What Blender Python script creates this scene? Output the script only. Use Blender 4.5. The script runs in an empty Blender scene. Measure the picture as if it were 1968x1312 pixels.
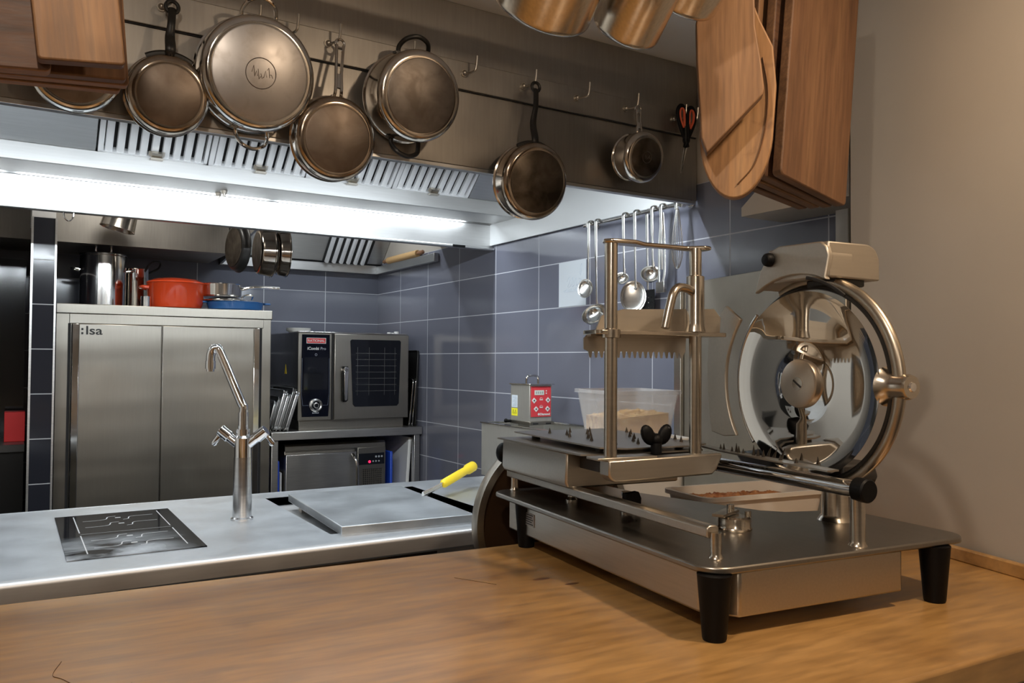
import bpy, bmesh, math, random
from mathutils import Vector, Matrix
random.seed(7)
S = bpy.context.scene
COL = S.collection
PI = math.pi

# ------------------------------------------------------------------ camera
cam_d = bpy.data.cameras.new('camera')
cam = bpy.data.objects.new('camera', cam_d)
COL.objects.link(cam)
cam_d.sensor_fit = 'HORIZONTAL'
cam_d.sensor_width = 36.0
cam_d.lens = 36.0 * 1557.2 / 1968.0
cam_d.clip_start = 0.05
yaw, pitch, roll = math.radians(31.765), math.radians(1.4016), math.radians(0.3755)
fwd = Vector((math.sin(yaw) * math.cos(pitch), math.cos(yaw) * math.cos(pitch), math.sin(pitch)))
r0 = Vector((math.cos(yaw), -math.sin(yaw), 0))
u0 = r0.cross(fwd)
rgt = math.cos(roll) * r0 + math.sin(roll) * u0
upv = -math.sin(roll) * r0 + math.cos(roll) * u0
M = Matrix((rgt, upv, -fwd)).transposed().to_4x4()
M.translation = Vector((0, 0, 1.42))
cam.matrix_world = M
S.camera = cam

# ------------------------------------------------------------------ world, exposure
w = bpy.data.worlds.new('world')
S.world = w
w.use_nodes = True
w.node_tree.nodes['Background'].inputs[0].default_value = (1.0, 0.85, 0.7, 1)
w.node_tree.nodes['Background'].inputs[1].default_value = 0.02
S.view_settings.view_transform = 'Standard'
S.view_settings.look = 'None'
S.view_settings.gamma = 1.0
S.view_settings.use_curve_mapping = False
S.view_settings.exposure = 0.0
S.cycles.use_denoising = True
S.cycles.max_bounces = 10
S.cycles.diffuse_bounces = 4
S.cycles.glossy_bounces = 6
S.cycles.transmission_bounces = 8
S.cycles.sample_clamp_indirect = 4.0
S.cycles.sample_clamp_direct = 0.0
S.cycles.blur_glossy = 0.6

WARM = (1.0, 0.76, 0.53)
SOFT = (1.0, 0.86, 0.71)
COOL = (0.86, 0.94, 1.0)

def light(name, kind, loc, power, col, size=0.1, target=None, spot=None, size_y=None, blend=0.3):
    d = bpy.data.lights.new(name, kind)
    d.energy = power
    d.color = col
    if kind == 'AREA':
        d.shape = 'RECTANGLE' if size_y else 'DISK'
        d.size = size
        if size_y:
            d.size_y = size_y
    elif kind == 'SPOT':
        d.shadow_soft_size = size
        d.spot_size = spot
        d.spot_blend = blend
    else:
        d.shadow_soft_size = size
    o = bpy.data.objects.new(name, d)
    COL.objects.link(o)
    o.location = loc
    if target is not None:
        o.rotation_euler = (Vector(target) - Vector(loc)).to_track_quat('-Z', 'Y').to_euler()
    return o

# warm ceiling spots of the dining side (the bar lamps the counter is lit by)
light('bar_lamp_light', 'AREA', (1.22, 0.32, 2.44), 13, WARM, 0.10, (1.1, 0.9, 0))
light('bar_lamp_light', 'AREA', (-0.10, 0.38, 2.44), 12, SOFT, 0.10, (0.15, 1.0, 0))
# cool lamps of the extraction hood: strip lamps in a slot of its rear gutter and under its front gutter
HOOD_X = (-0.50, 0.48, 1.46)
for hx in HOOD_X:
    light('hood_lamp_light', 'AREA', (hx, 3.537, 2.128), 6.0, COOL, 0.92, (hx, 3.537, 0), size_y=0.018)
    light('hood_lamp_light', 'AREA', (hx, 2.190, 2.100), 18, COOL, 0.92, (hx, 2.75, 1.45), size_y=0.03)
# lamp inside the hood over the oven
light('oven_hood_lamp_light', 'AREA', (1.55, 4.42, 2.425), 5.5, COOL, 0.40, (1.55, 4.62, 1.0), size_y=0.05)
# rear kitchen ceiling lamp
light('kitchen_lamp_light', 'AREA', (0.5, 3.95, 2.44), 5, (1.0, 0.95, 0.86), 0.3, (0.9, 4.2, 0))

# ------------------------------------------------------------------ mesh builder
class MB:
    def __init__(self):
        self.v, self.f, self.m, self.mi, self.X = [], [], [], 0, None
    def add(self, vs, fs):
        o = len(self.v)
        if self.X is not None:
            vs = [self.X @ Vector(p) for p in vs]
        self.v += [tuple(p) for p in vs]
        for f in fs:
            self.f.append([i + o for i in f])
            self.m.append(self.mi)
        return self
    def box(self, x0, x1, y0, y1, z0, z1):
        vs = [(x, y, z) for z in (z0, z1) for y in (y0, y1) for x in (x0, x1)]
        return self.add(vs, [(0, 2, 3, 1), (4, 5, 7, 6), (0, 1, 5, 4), (2, 6, 7, 3), (0, 4, 6, 2), (1, 3, 7, 5)])
    def quad(self, a, b, c, d):
        return self.add([a, b, c, d], [(0, 1, 2, 3)])
    def prism(self, poly, o, u, v, wv):
        o, u, v, wv = Vector(o), Vector(u), Vector(v), Vector(wv)
        n = len(poly)
        vs = [o + u * a + v * b for a, b in poly] + [o + u * a + v * b + wv for a, b in poly]
        fs = [list(range(n))[::-1], list(range(n, 2 * n))]
        fs += [(i, (i + 1) % n, n + (i + 1) % n, n + i) for i in range(n)]
        return self.add(vs, fs)
    def frame(self, axis):
        a = Vector(axis).normalized()
        t = Vector((0, 0, 1)) if abs(a.z) < 0.9 else Vector((1, 0, 0))
        u = a.cross(t).normalized()
        return a, u, a.cross(u)
    def lathe(self, prof, o, axis=(0, 0, 1), n=48, arc=None):
        a, u, v = self.frame(axis)
        o = Vector(o)
        vs, fs = [], []
        for r, h in prof:
            for k in range(n):
                t = 2 * PI * k / n
                vs.append(o + a * h + (u * math.cos(t) + v * math.sin(t)) * max(r, 1e-5))
        for i in range(len(prof) - 1):
            for k in range(n):
                k2 = (k + 1) % n
                fs.append((i * n + k, i * n + k2, (i + 1) * n + k2, (i + 1) * n + k))
        return self.add(vs, fs)
    def cyl(self, p0, p1, r0, r1=None, n=24):
        p0, p1 = Vector(p0), Vector(p1)
        h = (p1 - p0).length
        r1 = r0 if r1 is None else r1
        return self.lathe([(0, 0), (r0, 0), (r1, h), (0, h)], p0, p1 - p0, n)
    def tube(self, pts, r, n=10, closed=False, flat=1.0, ref=None):
        pts = [Vector(p) for p in pts]
        m = len(pts)
        vs, fs = [], []
        pu = None
        for i, p in enumerate(pts):
            a = pts[(i + 1) % m] if (closed or i < m - 1) else p
            b = pts[i - 1] if (closed or i > 0) else p
            t = (a - b).normalized()
            if pu is None:
                if ref is not None:
                    u = Vector(ref)
                else:
                    u = Vector((0, 0, 1)) if abs(t.z) < 0.9 else Vector((1, 0, 0))
            else:
                u = pu
            u = (u - t * u.dot(t)).normalized()
            pu = u
            v = t.cross(u)
            rr = r[i] if isinstance(r, (list, tuple)) else r
            for k in range(n):
                q = 2 * PI * k / n
                vs.append(p + u * math.cos(q) * rr + v * math.sin(q) * rr * flat)
        for i in range(m if closed else m - 1):
            j = (i + 1) % m
            for k in range(n):
                k2 = (k + 1) % n
                fs.append((i * n + k, i * n + k2, j * n + k2, j * n + k))
        if not closed:
            fs.append(list(range(n))[::-1])
            fs.append(list(range((m - 1) * n, m * n)))
        return self.add(vs, fs)
    def ball(self, c, r, n=20, s=(1, 1, 1)):
        c = Vector(c)
        vs, fs = [], []
        k = n // 2
        for i in range(k + 1):
            a = PI * i / k
            for j in range(n):
                b = 2 * PI * j / n
                q = max(math.sin(a), 1e-4)
                vs.append(c + Vector((r * s[0] * q * math.cos(b), r * s[1] * q * math.sin(b), r * s[2] * math.cos(a))))
        for i in range(k):
            for j in range(n):
                j2 = (j + 1) % n
                fs.append((i * n + j, (i + 1) * n + j, (i + 1) * n + j2, i * n + j2))
        return self.add(vs, fs)
    def arc(self, o, axis_u, axis_v, R, a0, a1, r, n=40, k=10, flat=1.0, ref=None):
        o, u, v = Vector(o), Vector(axis_u), Vector(axis_v)
        closed = abs(abs(a1 - a0) - 2 * PI) < 1e-4
        m = n if closed else n + 1
        pts = [o + u * R * math.cos(a0 + (a1 - a0) * i / n) + v * R * math.sin(a0 + (a1 - a0) * i / n) for i in range(m)]
        return self.tube(pts, r, k, closed, flat, ref if ref is not None else u.cross(v))
    def build(self, name, mats, parent=None, bevel=0.0, angle=35, loc=None, seg=2):
        me = bpy.data.meshes.new(name)
        me.from_pydata(self.v, [], self.f)
        for mm in (mats if isinstance(mats, (list, tuple)) else [mats]):
            me.materials.append(mm)
        for p, i in zip(me.polygons, self.m):
            p.material_index = i
        bm = bmesh.new()
        bm.from_mesh(me)
        bmesh.ops.remove_doubles(bm, verts=bm.verts, dist=1e-5)
        bmesh.ops.recalc_face_normals(bm, faces=bm.faces)
        bm.to_mesh(me)
        bm.free()
        for p in me.polygons:
            p.use_smooth = True
        me.set_sharp_from_angle(angle=math.radians(angle))
        o = bpy.data.objects.new(name, me)
        COL.objects.link(o)
        if parent:
            o.parent = parent
        if loc:
            o.location = loc
        if bevel:
            b = o.modifiers.new('bevel', 'BEVEL')
            b.width = bevel
            b.segments = seg
            b.limit_method = 'ANGLE'
            b.angle_limit = math.radians(40)
        return o

def smooth_path(pts, n=6):
    """Catmull-Rom through the points."""
    P = [Vector(p) for p in pts]
    P = [P[0] * 2 - P[1]] + P + [P[-1] * 2 - P[-2]]
    out = []
    for i in range(1, len(P) - 2):
        for k in range(n):
            t = k / n
            a, b, c, d = P[i - 1], P[i], P[i + 1], P[i + 2]
            out.append(0.5 * ((2 * b) + (c - a) * t + (2 * a - 5 * b + 4 * c - d) * t * t + (3 * b - a - 3 * c + d) * t ** 3))
    out.append(P[-2])
    return out

def rrect(x0, x1, y0, y1, r, n=6):
    out = []
    for cx, cy, a in ((x1 - r, y1 - r, 0), (x0 + r, y1 - r, 90), (x0 + r, y0 + r, 180), (x1 - r, y0 + r, 270)):
        for k in range(n + 1):
            t = math.radians(a + 90 * k / n)
            out.append((cx + r * math.cos(t), cy + r * math.sin(t)))
    return out

def thing(name, label, cat, loc=(0, 0, 0), rot=(0, 0, 0), group=None):
    o = bpy.data.objects.new(name, None)
    o.empty_display_size = 0.05
    COL.objects.link(o)
    o.location = loc
    o.rotation_euler = rot
    o['label'] = label
    o['category'] = cat
    if group:
        o['group'] = group
    return o

def tag(o, label, cat, group=None, kind=None):
    o['label'] = label
    o['category'] = cat
    if group:
        o['group'] = group
    if kind:
        o['kind'] = kind
    return o

def struct(o, label=None, cat=None):
    o['kind'] = 'structure'
    if label:
        o['label'] = label
    if cat:
        o['category'] = cat
    return o

def copy_tree(o, parent=None):
    c = o.copy()
    COL.objects.link(c)
    if parent:
        c.parent = parent
    for ch in list(o.children):
        copy_tree(ch, c)
    return c

def text(s, size, m, parent, name='lettering', loc=(0, 0, 0), rot=(0, 0, 0), align='LEFT', sx=1.0, bold=0.0):
    cu = bpy.data.curves.new('tmp', 'FONT')
    cu.body = s
    cu.size = size
    cu.align_x = align
    cu.extrude = 0.0004
    cu.offset = bold
    cu.resolution_u = 4
    t = bpy.data.objects.new('tmp', cu)
    COL.objects.link(t)
    dg = bpy.context.evaluated_depsgraph_get()
    dg.update()
    me = bpy.data.meshes.new_from_object(t.evaluated_get(dg))
    bpy.data.objects.remove(t)
    bpy.data.curves.remove(cu)
    me.name = name
    me.materials.clear()
    me.materials.append(m)
    o = bpy.data.objects.new(name, me)
    COL.objects.link(o)
    o.parent = parent
    o.location = loc
    o.rotation_euler = rot
    o.scale = (sx, 1, 1)
    return o

# ------------------------------------------------------------------ materials
def nodes(name):
    m = bpy.data.materials.new(name)
    m.use_nodes = True
    nt = m.node_tree
    return m, nt, nt.nodes['Principled BSDF']

def mat(name, col, rough=0.5, metal=0.0, spec=0.5, emit=None, es=0.0, trans=0.0, alpha=1.0, coat=0.0, ior=1.5):
    m, nt, b = nodes(name)
    b.inputs['Base Color'].default_value = (*col, 1)
    b.inputs['Roughness'].default_value = rough
    b.inputs['Metallic'].default_value = metal
    b.inputs['Specular IOR Level'].default_value = spec
    b.inputs['IOR'].default_value = ior
    b.inputs['Transmission Weight'].default_value = trans
    b.inputs['Alpha'].default_value = alpha
    b.inputs['Coat Weight'].default_value = coat
    if emit:
        b.inputs['Emission Color'].default_value = (*emit, 1)
        b.inputs['Emission Strength'].default_value = es
    return m

def ramp(nt, stops):
    r = nt.nodes.new('ShaderNodeValToRGB')
    els = r.color_ramp.elements
    while len(els) < len(stops):
        els.new(0.5)
    for e, (p, c) in zip(els, stops):
        e.position = p
        e.color = (*c, 1) if len(c) == 3 else c
    return r

def noise_of(nt, scale=(1, 1, 1), size=1.0, detail=4.0, coord='Object', rot=(0, 0, 0), dist=0.0):
    tc = nt.nodes.new('ShaderNodeTexCoord')
    mp = nt.nodes.new('ShaderNodeMapping')
    mp.inputs['Scale'].default_value = scale
    mp.inputs['Rotation'].default_value = rot
    nt.links.new(tc.outputs[coord], mp.inputs['Vector'])
    n = nt.nodes.new('ShaderNodeTexNoise')
    n.inputs['Scale'].default_value = size
    n.inputs['Detail'].default_value = detail
    n.inputs['Distortion'].default_value = dist
    nt.links.new(mp.outputs['Vector'], n.inputs['Vector'])
    return n

def steel(name, col=(0.60, 0.59, 0.57), rough=0.28, grain=(2, 60, 60), rvar=0.10, cvar=0.08, bump=0.0, blotch=0.0, warp=0.0, metal=1.0):
    """Brushed stainless steel: streaked grain, soft wear in the roughness."""
    m, nt, b = nodes(name)
    b.inputs['Metallic'].default_value = metal
    n = noise_of(nt, grain, 4.0, 3.0)
    r = ramp(nt, [(0.3, tuple(c * (1 - cvar) for c in col)), (0.7, tuple(min(1, c * (1 + cvar)) for c in col))])
    nt.links.new(n.outputs['Fac'], r.inputs['Fac'])
    colout = r.outputs['Color']
    n2 = noise_of(nt, (1, 1, 1), 7.0, 5.0)
    mr = nt.nodes.new('ShaderNodeMapRange')
    mr.inputs['From Min'].default_value = 0.3
    mr.inputs['From Max'].default_value = 0.7
    mr.inputs['To Min'].default_value = max(0.02, rough - rvar)
    mr.inputs['To Max'].default_value = rough + rvar
    nt.links.new(n2.outputs['Fac'], mr.inputs['Value'])
    nt.links.new(mr.outputs['Result'], b.inputs['Roughness'])
    if blotch:
        n3 = noise_of(nt, (1, 1, 1), 4.0, 6.0)
        r3 = ramp(nt, [(0.35, (1 - blotch,) * 3), (0.65, (1, 1, 1))])
        nt.links.new(n3.outputs['Fac'], r3.inputs['Fac'])
        mx = nt.nodes.new('ShaderNodeMix')
        mx.data_type = 'RGBA'
        mx.blend_type = 'MULTIPLY'
        mx.inputs['Factor'].default_value = 1.0
        nt.links.new(colout, mx.inputs['A'])
        nt.links.new(r3.outputs['Color'], mx.inputs['B'])
        colout = mx.outputs['Result']
    nt.links.new(colout, b.inputs['Base Color'])
    if warp:
        nw = noise_of(nt, (0.35, 0.35, 2.6), 2.2, 1.0)
        bp = nt.nodes.new('ShaderNodeBump')
        bp.inputs['Strength'].default_value = warp
        bp.inputs['Distance'].default_value = 0.05
        nt.links.new(nw.outputs['Fac'], bp.inputs['Height'])
        nt.links.new(bp.outputs['Normal'], b.inputs['Normal'])
    if bump:
        bp = nt.nodes.new('ShaderNodeBump')
        bp.inputs['Strength'].default_value = bump
        bp.inputs['Distance'].default_value = 0.002
        nt.links.new(n.outputs['Fac'], bp.inputs['Height'])
        nt.links.new(bp.outputs['Normal'], b.inputs['Normal'])
    return m

def wood(name, c0, c1, c2, grain=(1.2, 14, 14), size=3.0, rough=0.45, dist=1.2, coat=0.0, knots=0.0, coord='Object', plank=0.0):
    m, nt, b = nodes(name)
    n = noise_of(nt, grain, size, 6.0, coord, dist=dist)
    r = ramp(nt, [(0.28, c0), (0.5, c1), (0.74, c2)])
    nt.links.new(n.outputs['Fac'], r.inputs['Fac'])
    n2 = noise_of(nt, tuple(g * 3 for g in grain), size * 2.2, 3.0, coord)
    r2 = ramp(nt, [(0.3, (0.72, 0.70, 0.68)), (0.62, (1.04, 1.03, 1.02))])
    nt.links.new(n2.outputs['Fac'], r2.inputs['Fac'])
    mx = nt.nodes.new('ShaderNodeMix')
    mx.data_type = 'RGBA'
    mx.blend_type = 'MULTIPLY'
    mx.inputs['Factor'].default_value = 1.0
    nt.links.new(r.outputs['Color'], mx.inputs['A'])
    nt.links.new(r2.outputs['Color'], mx.inputs['B'])
    out = mx.outputs['Result']
    if knots:
        n3 = noise_of(nt, (1, 1, 1), knots, 5.0, coord, dist=0.6)
        r3 = ramp(nt, [(0.26, (0.45, 0.36, 0.28)), (0.40, (1, 1, 1))])
        nt.links.new(n3.outputs['Fac'], r3.inputs['Fac'])
        m3 = nt.nodes.new('ShaderNodeMix')
        m3.data_type = 'RGBA'
        m3.blend_type = 'MULTIPLY'
        m3.inputs['Factor'].default_value = 0.8
        nt.links.new(out, m3.inputs['A'])
        nt.links.new(r3.outputs['Color'], m3.inputs['B'])
        out = m3.outputs['Result']
    nt.links.new(out, b.inputs['Base Color'])
    mr = nt.nodes.new('ShaderNodeMapRange')
    mr.inputs['To Min'].default_value = max(0.05, rough - 0.12)
    mr.inputs['To Max'].default_value = rough + 0.15
    nt.links.new(n2.outputs['Fac'], mr.inputs['Value'])
    nt.links.new(mr.outputs['Result'], b.inputs['Roughness'])
    b.inputs['Coat Weight'].default_value = coat
    b.inputs['Coat Roughness'].default_value = 0.20
    bp = nt.nodes.new('ShaderNodeBump')
    bp.inputs['Strength'].default_value = 0.12
    bp.inputs['Distance'].default_value = 0.002
    nt.links.new(n2.outputs['Fac'], bp.inputs['Height'])
    nt.links.new(bp.outputs['Normal'], b.inputs['Normal'])
    return m

def tiles(name, c, grout, axis, off_u, off_v, bw=0.3935, bh=0.2, rough=0.13, mortar=0.0022):
    """Glossy ceramic tiles in stack bond, laid out in world metres."""
    m, nt, b = nodes(name)
    g = nt.nodes.new('ShaderNodeNewGeometry')
    sp = nt.nodes.new('ShaderNodeSeparateXYZ')
    nt.links.new(g.outputs['Position'], sp.inputs[0])
    def shift(sock, v):
        a = nt.nodes.new('ShaderNodeMath')
        a.operation = 'ADD'
        a.inputs[1].default_value = v
        nt.links.new(sock, a.inputs[0])
        return a.outputs[0]
    cb = nt.nodes.new('ShaderNodeCombineXYZ')
    nt.links.new(shift(sp.outputs[axis], off_u), cb.inputs[0])
    nt.links.new(shift(sp.outputs['Z'], off_v), cb.inputs[1])
    br = nt.nodes.new('ShaderNodeTexBrick')
    br.offset = 0.0
    br.squash = 1.0
    br.inputs['Scale'].default_value = 1.0
    br.inputs['Brick Width'].default_value = bw
    br.inputs['Row Height'].default_value = bh
    br.inputs['Mortar Size'].default_value = mortar
    br.inputs['Mortar Smooth'].default_value = 0.1
    br.inputs['Color1'].default_value = (*c, 1)
    br.inputs['Color2'].default_value = (*[x * 0.9 for x in c], 1)
    br.inputs['Mortar'].default_value = (*grout, 1)
    nt.links.new(cb.outputs[0], br.inputs['Vector'])
    nt.links.new(br.outputs['Color'], b.inputs['Base Color'])
    mr = nt.nodes.new('ShaderNodeMapRange')
    mr.inputs['To Min'].default_value = rough
    mr.inputs['To Max'].default_value = 0.75
    nt.links.new(br.outputs['Fac'], mr.inputs['Value'])
    nt.links.new(mr.outputs['Result'], b.inputs['Roughness'])
    n = noise_of(nt, (1, 1, 1), 9.0, 3.0)
    bp = nt.nodes.new('ShaderNodeBump')
    bp.inputs['Strength'].default_value = 0.05
    bp.inputs['Distance'].default_value = 0.004
    nt.links.new(n.outputs['Fac'], bp.inputs['Height'])
    nt.links.new(bp.outputs['Normal'], b.inputs['Normal'])
    return m

def plaster(name, col, rough=0.85, size=60.0, strength=0.08):
    m, nt, b = nodes(name)
    n = noise_of(nt, (1, 1, 1), 2.5, 5.0)
    r = ramp(nt, [(0.3, tuple(c * 0.94 for c in col)), (0.7, tuple(min(1, c * 1.04) for c in col))])
    nt.links.new(n.outputs['Fac'], r.inputs['Fac'])
    nt.links.new(r.outputs['Color'], b.inputs['Base Color'])
    b.inputs['Roughness'].default_value = rough
    n2 = noise_of(nt, (1, 1, 1), size, 4.0)
    bp = nt.nodes.new('ShaderNodeBump')
    bp.inputs['Strength'].default_value = strength
    bp.inputs['Distance'].default_value = 0.003
    nt.links.new(n2.outputs['Fac'], bp.inputs['Height'])
    nt.links.new(bp.outputs['Normal'], b.inputs['Normal'])
    return m

def stained(name, base, stain, rough, metal=1.0, size=14.0, lo=0.35, hi=0.65):
    """Metal with burnt-on patches."""
    m, nt, b = nodes(name)
    n = noise_of(nt, (1, 1, 1), size, 6.0, dist=0.4)
    r = ramp(nt, [(lo, stain), (hi, base)])
    nt.links.new(n.outputs['Fac'], r.inputs['Fac'])
    nt.links.new(r.outputs['Color'], b.inputs['Base Color'])
    b.inputs['Metallic'].default_value = metal
    mr = nt.nodes.new('ShaderNodeMapRange')
    mr.inputs['To Min'].default_value = rough + 0.15
    mr.inputs['To Max'].default_value = rough - 0.05
    nt.links.new(n.outputs['Fac'], mr.inputs['Value'])
    nt.links.new(mr.outputs['Result'], b.inputs['Roughness'])
    return m

STEEL = steel('brushed_steel', rough=0.34, rvar=0.03)
STEEL_H = steel('hood_steel', (0.58, 0.58, 0.575), 0.40, (2, 40, 40), 0.03, 0.04)
STEEL_TOP = steel('worktop_steel', (0.68, 0.71, 0.74), 0.42, (8, 50, 8), 0.04, 0.04, blotch=0.08)
STEEL_PANEL = steel('dull_panel_steel', (0.40, 0.375, 0.34), 0.42, (30, 30, 2), 0.06, 0.05, blotch=0.12)
STEEL_DOOR = steel('door_steel', (0.375, 0.35, 0.305), 0.325, (40, 40, 2), 0.015, 0.02, warp=0.10)
STEEL_POL = steel('polished_steel', (0.70, 0.68, 0.65), 0.12, (3, 3, 3), 0.05, 0.04)
STEEL_WARM = steel('satin_steel', (0.49, 0.45, 0.39), 0.35, (3, 50, 50), 0.03, 0.04)
STEEL_POST = steel('post_steel', (0.57, 0.52, 0.45), 0.20, (3, 3, 60), 0.03, 0.05)
STEEL_MATTE = steel('matte_steel', (0.51, 0.465, 0.40), 0.46, (3, 40, 40), 0.03, 0.03)
STEEL_BATH = steel('bath_steel', (0.60, 0.58, 0.53), 0.42, (30, 30, 3), 0.03, 0.03, metal=0.8)
STEEL_EDGE = steel('front_edge_steel', (0.60, 0.60, 0.60), 0.50, (2, 40, 40), 0.03, 0.03)
FILTER = steel('filter_steel', (0.86, 0.87, 0.88), 0.36, (3, 3, 3), 0.03, 0.03, metal=0.3)
CHROME = mat('chrome', (0.80, 0.80, 0.81), 0.07, 1.0)
MIRROR = mat('mirror_blade', (0.78, 0.76, 0.73), 0.035, 1.0)
BLACK = mat('black_plastic', (0.0025, 0.0025, 0.003), 0.5, spec=0.18)
BLACKIRON = mat('black_iron', (0.02, 0.019, 0.018), 0.38, 0.3)
DARK = mat('dark_gap', (0.012, 0.011, 0.011), 0.7)
GLASSBLK = mat('black_glass', (0.008, 0.009, 0.013), 0.05)
WHITEP = mat('white_plastic', (0.72, 0.72, 0.70), 0.45)
PAPER = mat('white_paper', (0.62, 0.66, 0.70), 0.7)
INK = mat('grey_ink', (0.45, 0.50, 0.56), 0.7)
INKB = mat('black_ink', (0.015, 0.015, 0.015), 0.6)
YELLOW = mat('yellow_plastic', (0.85, 0.62, 0.02), 0.4)
REDP = mat('red_plastic', (0.62, 0.05, 0.06), 0.35)
REDL = mat('bright_red', (0.75, 0.02, 0.02), 0.45)
BLUEP = mat('blue_plastic', (0.02, 0.08, 0.55), 0.4)
ENAMEL_R = mat('red_enamel', (0.62, 0.06, 0.015), 0.14, coat=0.5)
ENAMEL_B = mat('blue_enamel', (0.03, 0.13, 0.36), 0.15, coat=0.5)
LENS = mat('lamp_lens', (0.9, 0.95, 1.0), 0.3, emit=COOL, es=2.5)
GLOBE = mat('fill_globe_glow', (1, 0.95, 0.9), 0.4, emit=SOFT, es=38.0)
LENS_W = mat('warm_lamp_lens', (1, 0.9, 0.8), 0.3, emit=(1, 0.75, 0.45), es=6.0)
LED = mat('red_led', (0.8, 0.02, 0.08), 0.3, emit=(1, 0.02, 0.1), es=1.5)

# ================================================================== the setting
XR, YB, ZC = 2.089, 5.083, 2.475
PLASTER = plaster('wall_plaster', (0.435, 0.39, 0.335))
PLASTER_G = plaster('ceiling_plaster', (0.78, 0.77, 0.75))
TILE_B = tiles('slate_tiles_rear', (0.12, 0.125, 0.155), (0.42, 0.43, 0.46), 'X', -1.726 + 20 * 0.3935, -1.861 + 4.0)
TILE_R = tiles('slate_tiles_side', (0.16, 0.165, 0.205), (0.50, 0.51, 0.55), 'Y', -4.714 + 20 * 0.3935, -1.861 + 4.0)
FLOOR = tiles('floor_tiles', (0.06, 0.055, 0.05), (0.09, 0.09, 0.09), 'X', 10, 10, 0.3, 0.3, 0.4)
struct(MB().box(-3.1, 2.4, -3.1, 5.3, -0.1, 0).build('floor', FLOOR))
struct(MB().box(-3.1, 2.4, -3.1, 5.3, ZC, ZC + 0.1).build('ceiling', PLASTER_G))
struct(MB().box(-3.1, 2.4, YB, YB + 0.12, 0, ZC).build('wall_back', TILE_B))
struct(MB().box(XR, XR + 0.12, 1.50, YB, 0, 2.061).build('wall_right', TILE_R))
struct(MB().box(XR, XR + 0.12, 1.50, YB, 2.061, ZC).build('wall_right_top', PLASTER))
struct(MB().box(-1.7, -1.6, -3.1, 5.3, 0, ZC).build('wall_left', PLASTER))
struct(MB().box(-1.6, -1.05, 2.0, 5.3, 0, ZC).build('wall_kitchen_left', PLASTER))
struct(MB().box(-3.1, 2.4, -3.1, -3.0, 0, ZC).build('wall_front', PLASTER))
# plaster partition beside the counter, running back from the diner's side
pa = Vector((1.840, 1.313, 0))
pd = Vector((-math.sin(math.radians(14.7)), -math.cos(math.radians(14.7)), 0))
pn = Vector((pd.y, -pd.x, 0)) * -1
if pn.x < 0:
    pn = -pn
b = MB()
L = 4.44
b.prism([(0, 0), (L, 0), (L, ZC), (0, ZC)], pa, pd, (0, 0, 1), pn * 0.16)
struct(b.build('wall_partition', PLASTER))
struct(MB().box(2.05, XR - 0.001, 1.470, 1.515, 0, ZC).build('trim_1', mat('white_trim', (0.66, 0.64, 0.60), 0.5), bevel=0.003))
# narrow tiled pier with metal corner strips, left of the cupboard
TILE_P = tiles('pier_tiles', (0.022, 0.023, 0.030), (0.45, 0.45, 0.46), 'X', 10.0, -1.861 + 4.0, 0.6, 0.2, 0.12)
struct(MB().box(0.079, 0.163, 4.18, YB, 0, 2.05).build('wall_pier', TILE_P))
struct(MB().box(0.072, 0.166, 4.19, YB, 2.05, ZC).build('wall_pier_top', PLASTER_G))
ALU = steel('corner_alu', (0.75, 0.74, 0.72), 0.35, rvar=0.03)
struct(MB().box(0.070, 0.079, 4.176, 4.20, 0, 2.052).build('trim_2', ALU))
struct(MB().box(0.163, 0.171, 4.176, 4.20, 0, 2.052).build('trim_3', ALU))
# dropped bulkhead over the cupboard
struct(MB().box(-1.05, 1.0, 4.55, YB, 1.995, ZC).build('wall_bulkhead', STEEL_PANEL))
# boxed duct at the right, chamfered at its far top corner
b = MB()
b.prism([(1.36, 1.868), (1.736, 1.868), (1.736, 1.895), (1.655, 1.955), (1.655, 2.2), (1.36, 2.2)], (1.90, 0, 0), (0, 1, 0), (0, 0, 1), (XR - 1.90, 0, 0))
struct(b.build('wall_duct', PLASTER))

# lamps of the dining side, and an added fill globe behind the camera
for k, (lx, ly, s) in enumerate(((-0.10, 0.38, 0.09), (1.22, 0.32, 0.09))):
    t = thing('ceiling_lamp', ('round warm ceiling lamp over the left of the wooden counter', 'round warm ceiling lamp over the right of the wooden counter')[k], 'lamp', (lx, ly, ZC))
    MB().lathe([(s * 0.9, -0.03), (s, -0.03), (s, 0), (0, 0)], (0, 0, 0), n=32).build('housing', mat('lamp_housing', (0.7, 0.68, 0.64), 0.4), t)
    MB().lathe([(0, -0.022), (s * 0.88, -0.022)], (0, 0, 0), n=32).build('lens', LENS_W, t)
t = thing('fill_globe', 'added round glowing globe behind the viewer that brightens the ceiling', 'lamp', (-0.6, -0.9, ZC))  # unseen globe, added to lift the ceiling and plaster with soft light
MB().lathe([(0, 0), (0.05, 0), (0.05, -0.02), (0, -0.03)], (0, 0, 0), n=24).build('ceiling_rose', BLACKIRON, t)
MB().cyl((0, 0, -0.02), (0, 0, -0.32), 0.004, n=8).build('cord', BLACK, t)
MB().ball((0, 0, -0.43), 0.11, 32).build('globe', GLOBE, t)
t = thing('ceiling_lamp', 'round white ceiling lamp over the rear of the kitchen', 'lamp', (0.5, 3.95, ZC))
MB().lathe([(0.15, -0.03), (0.17, -0.03), (0.17, 0), (0, 0)], (0, 0, 0), n=32).build('housing', mat('lamp_housing', (0.7, 0.68, 0.64), 0.4), t)
MB().lathe([(0, -0.022), (0.15, -0.022)], (0, 0, 0), n=32).build('lens', LENS, t)

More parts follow.
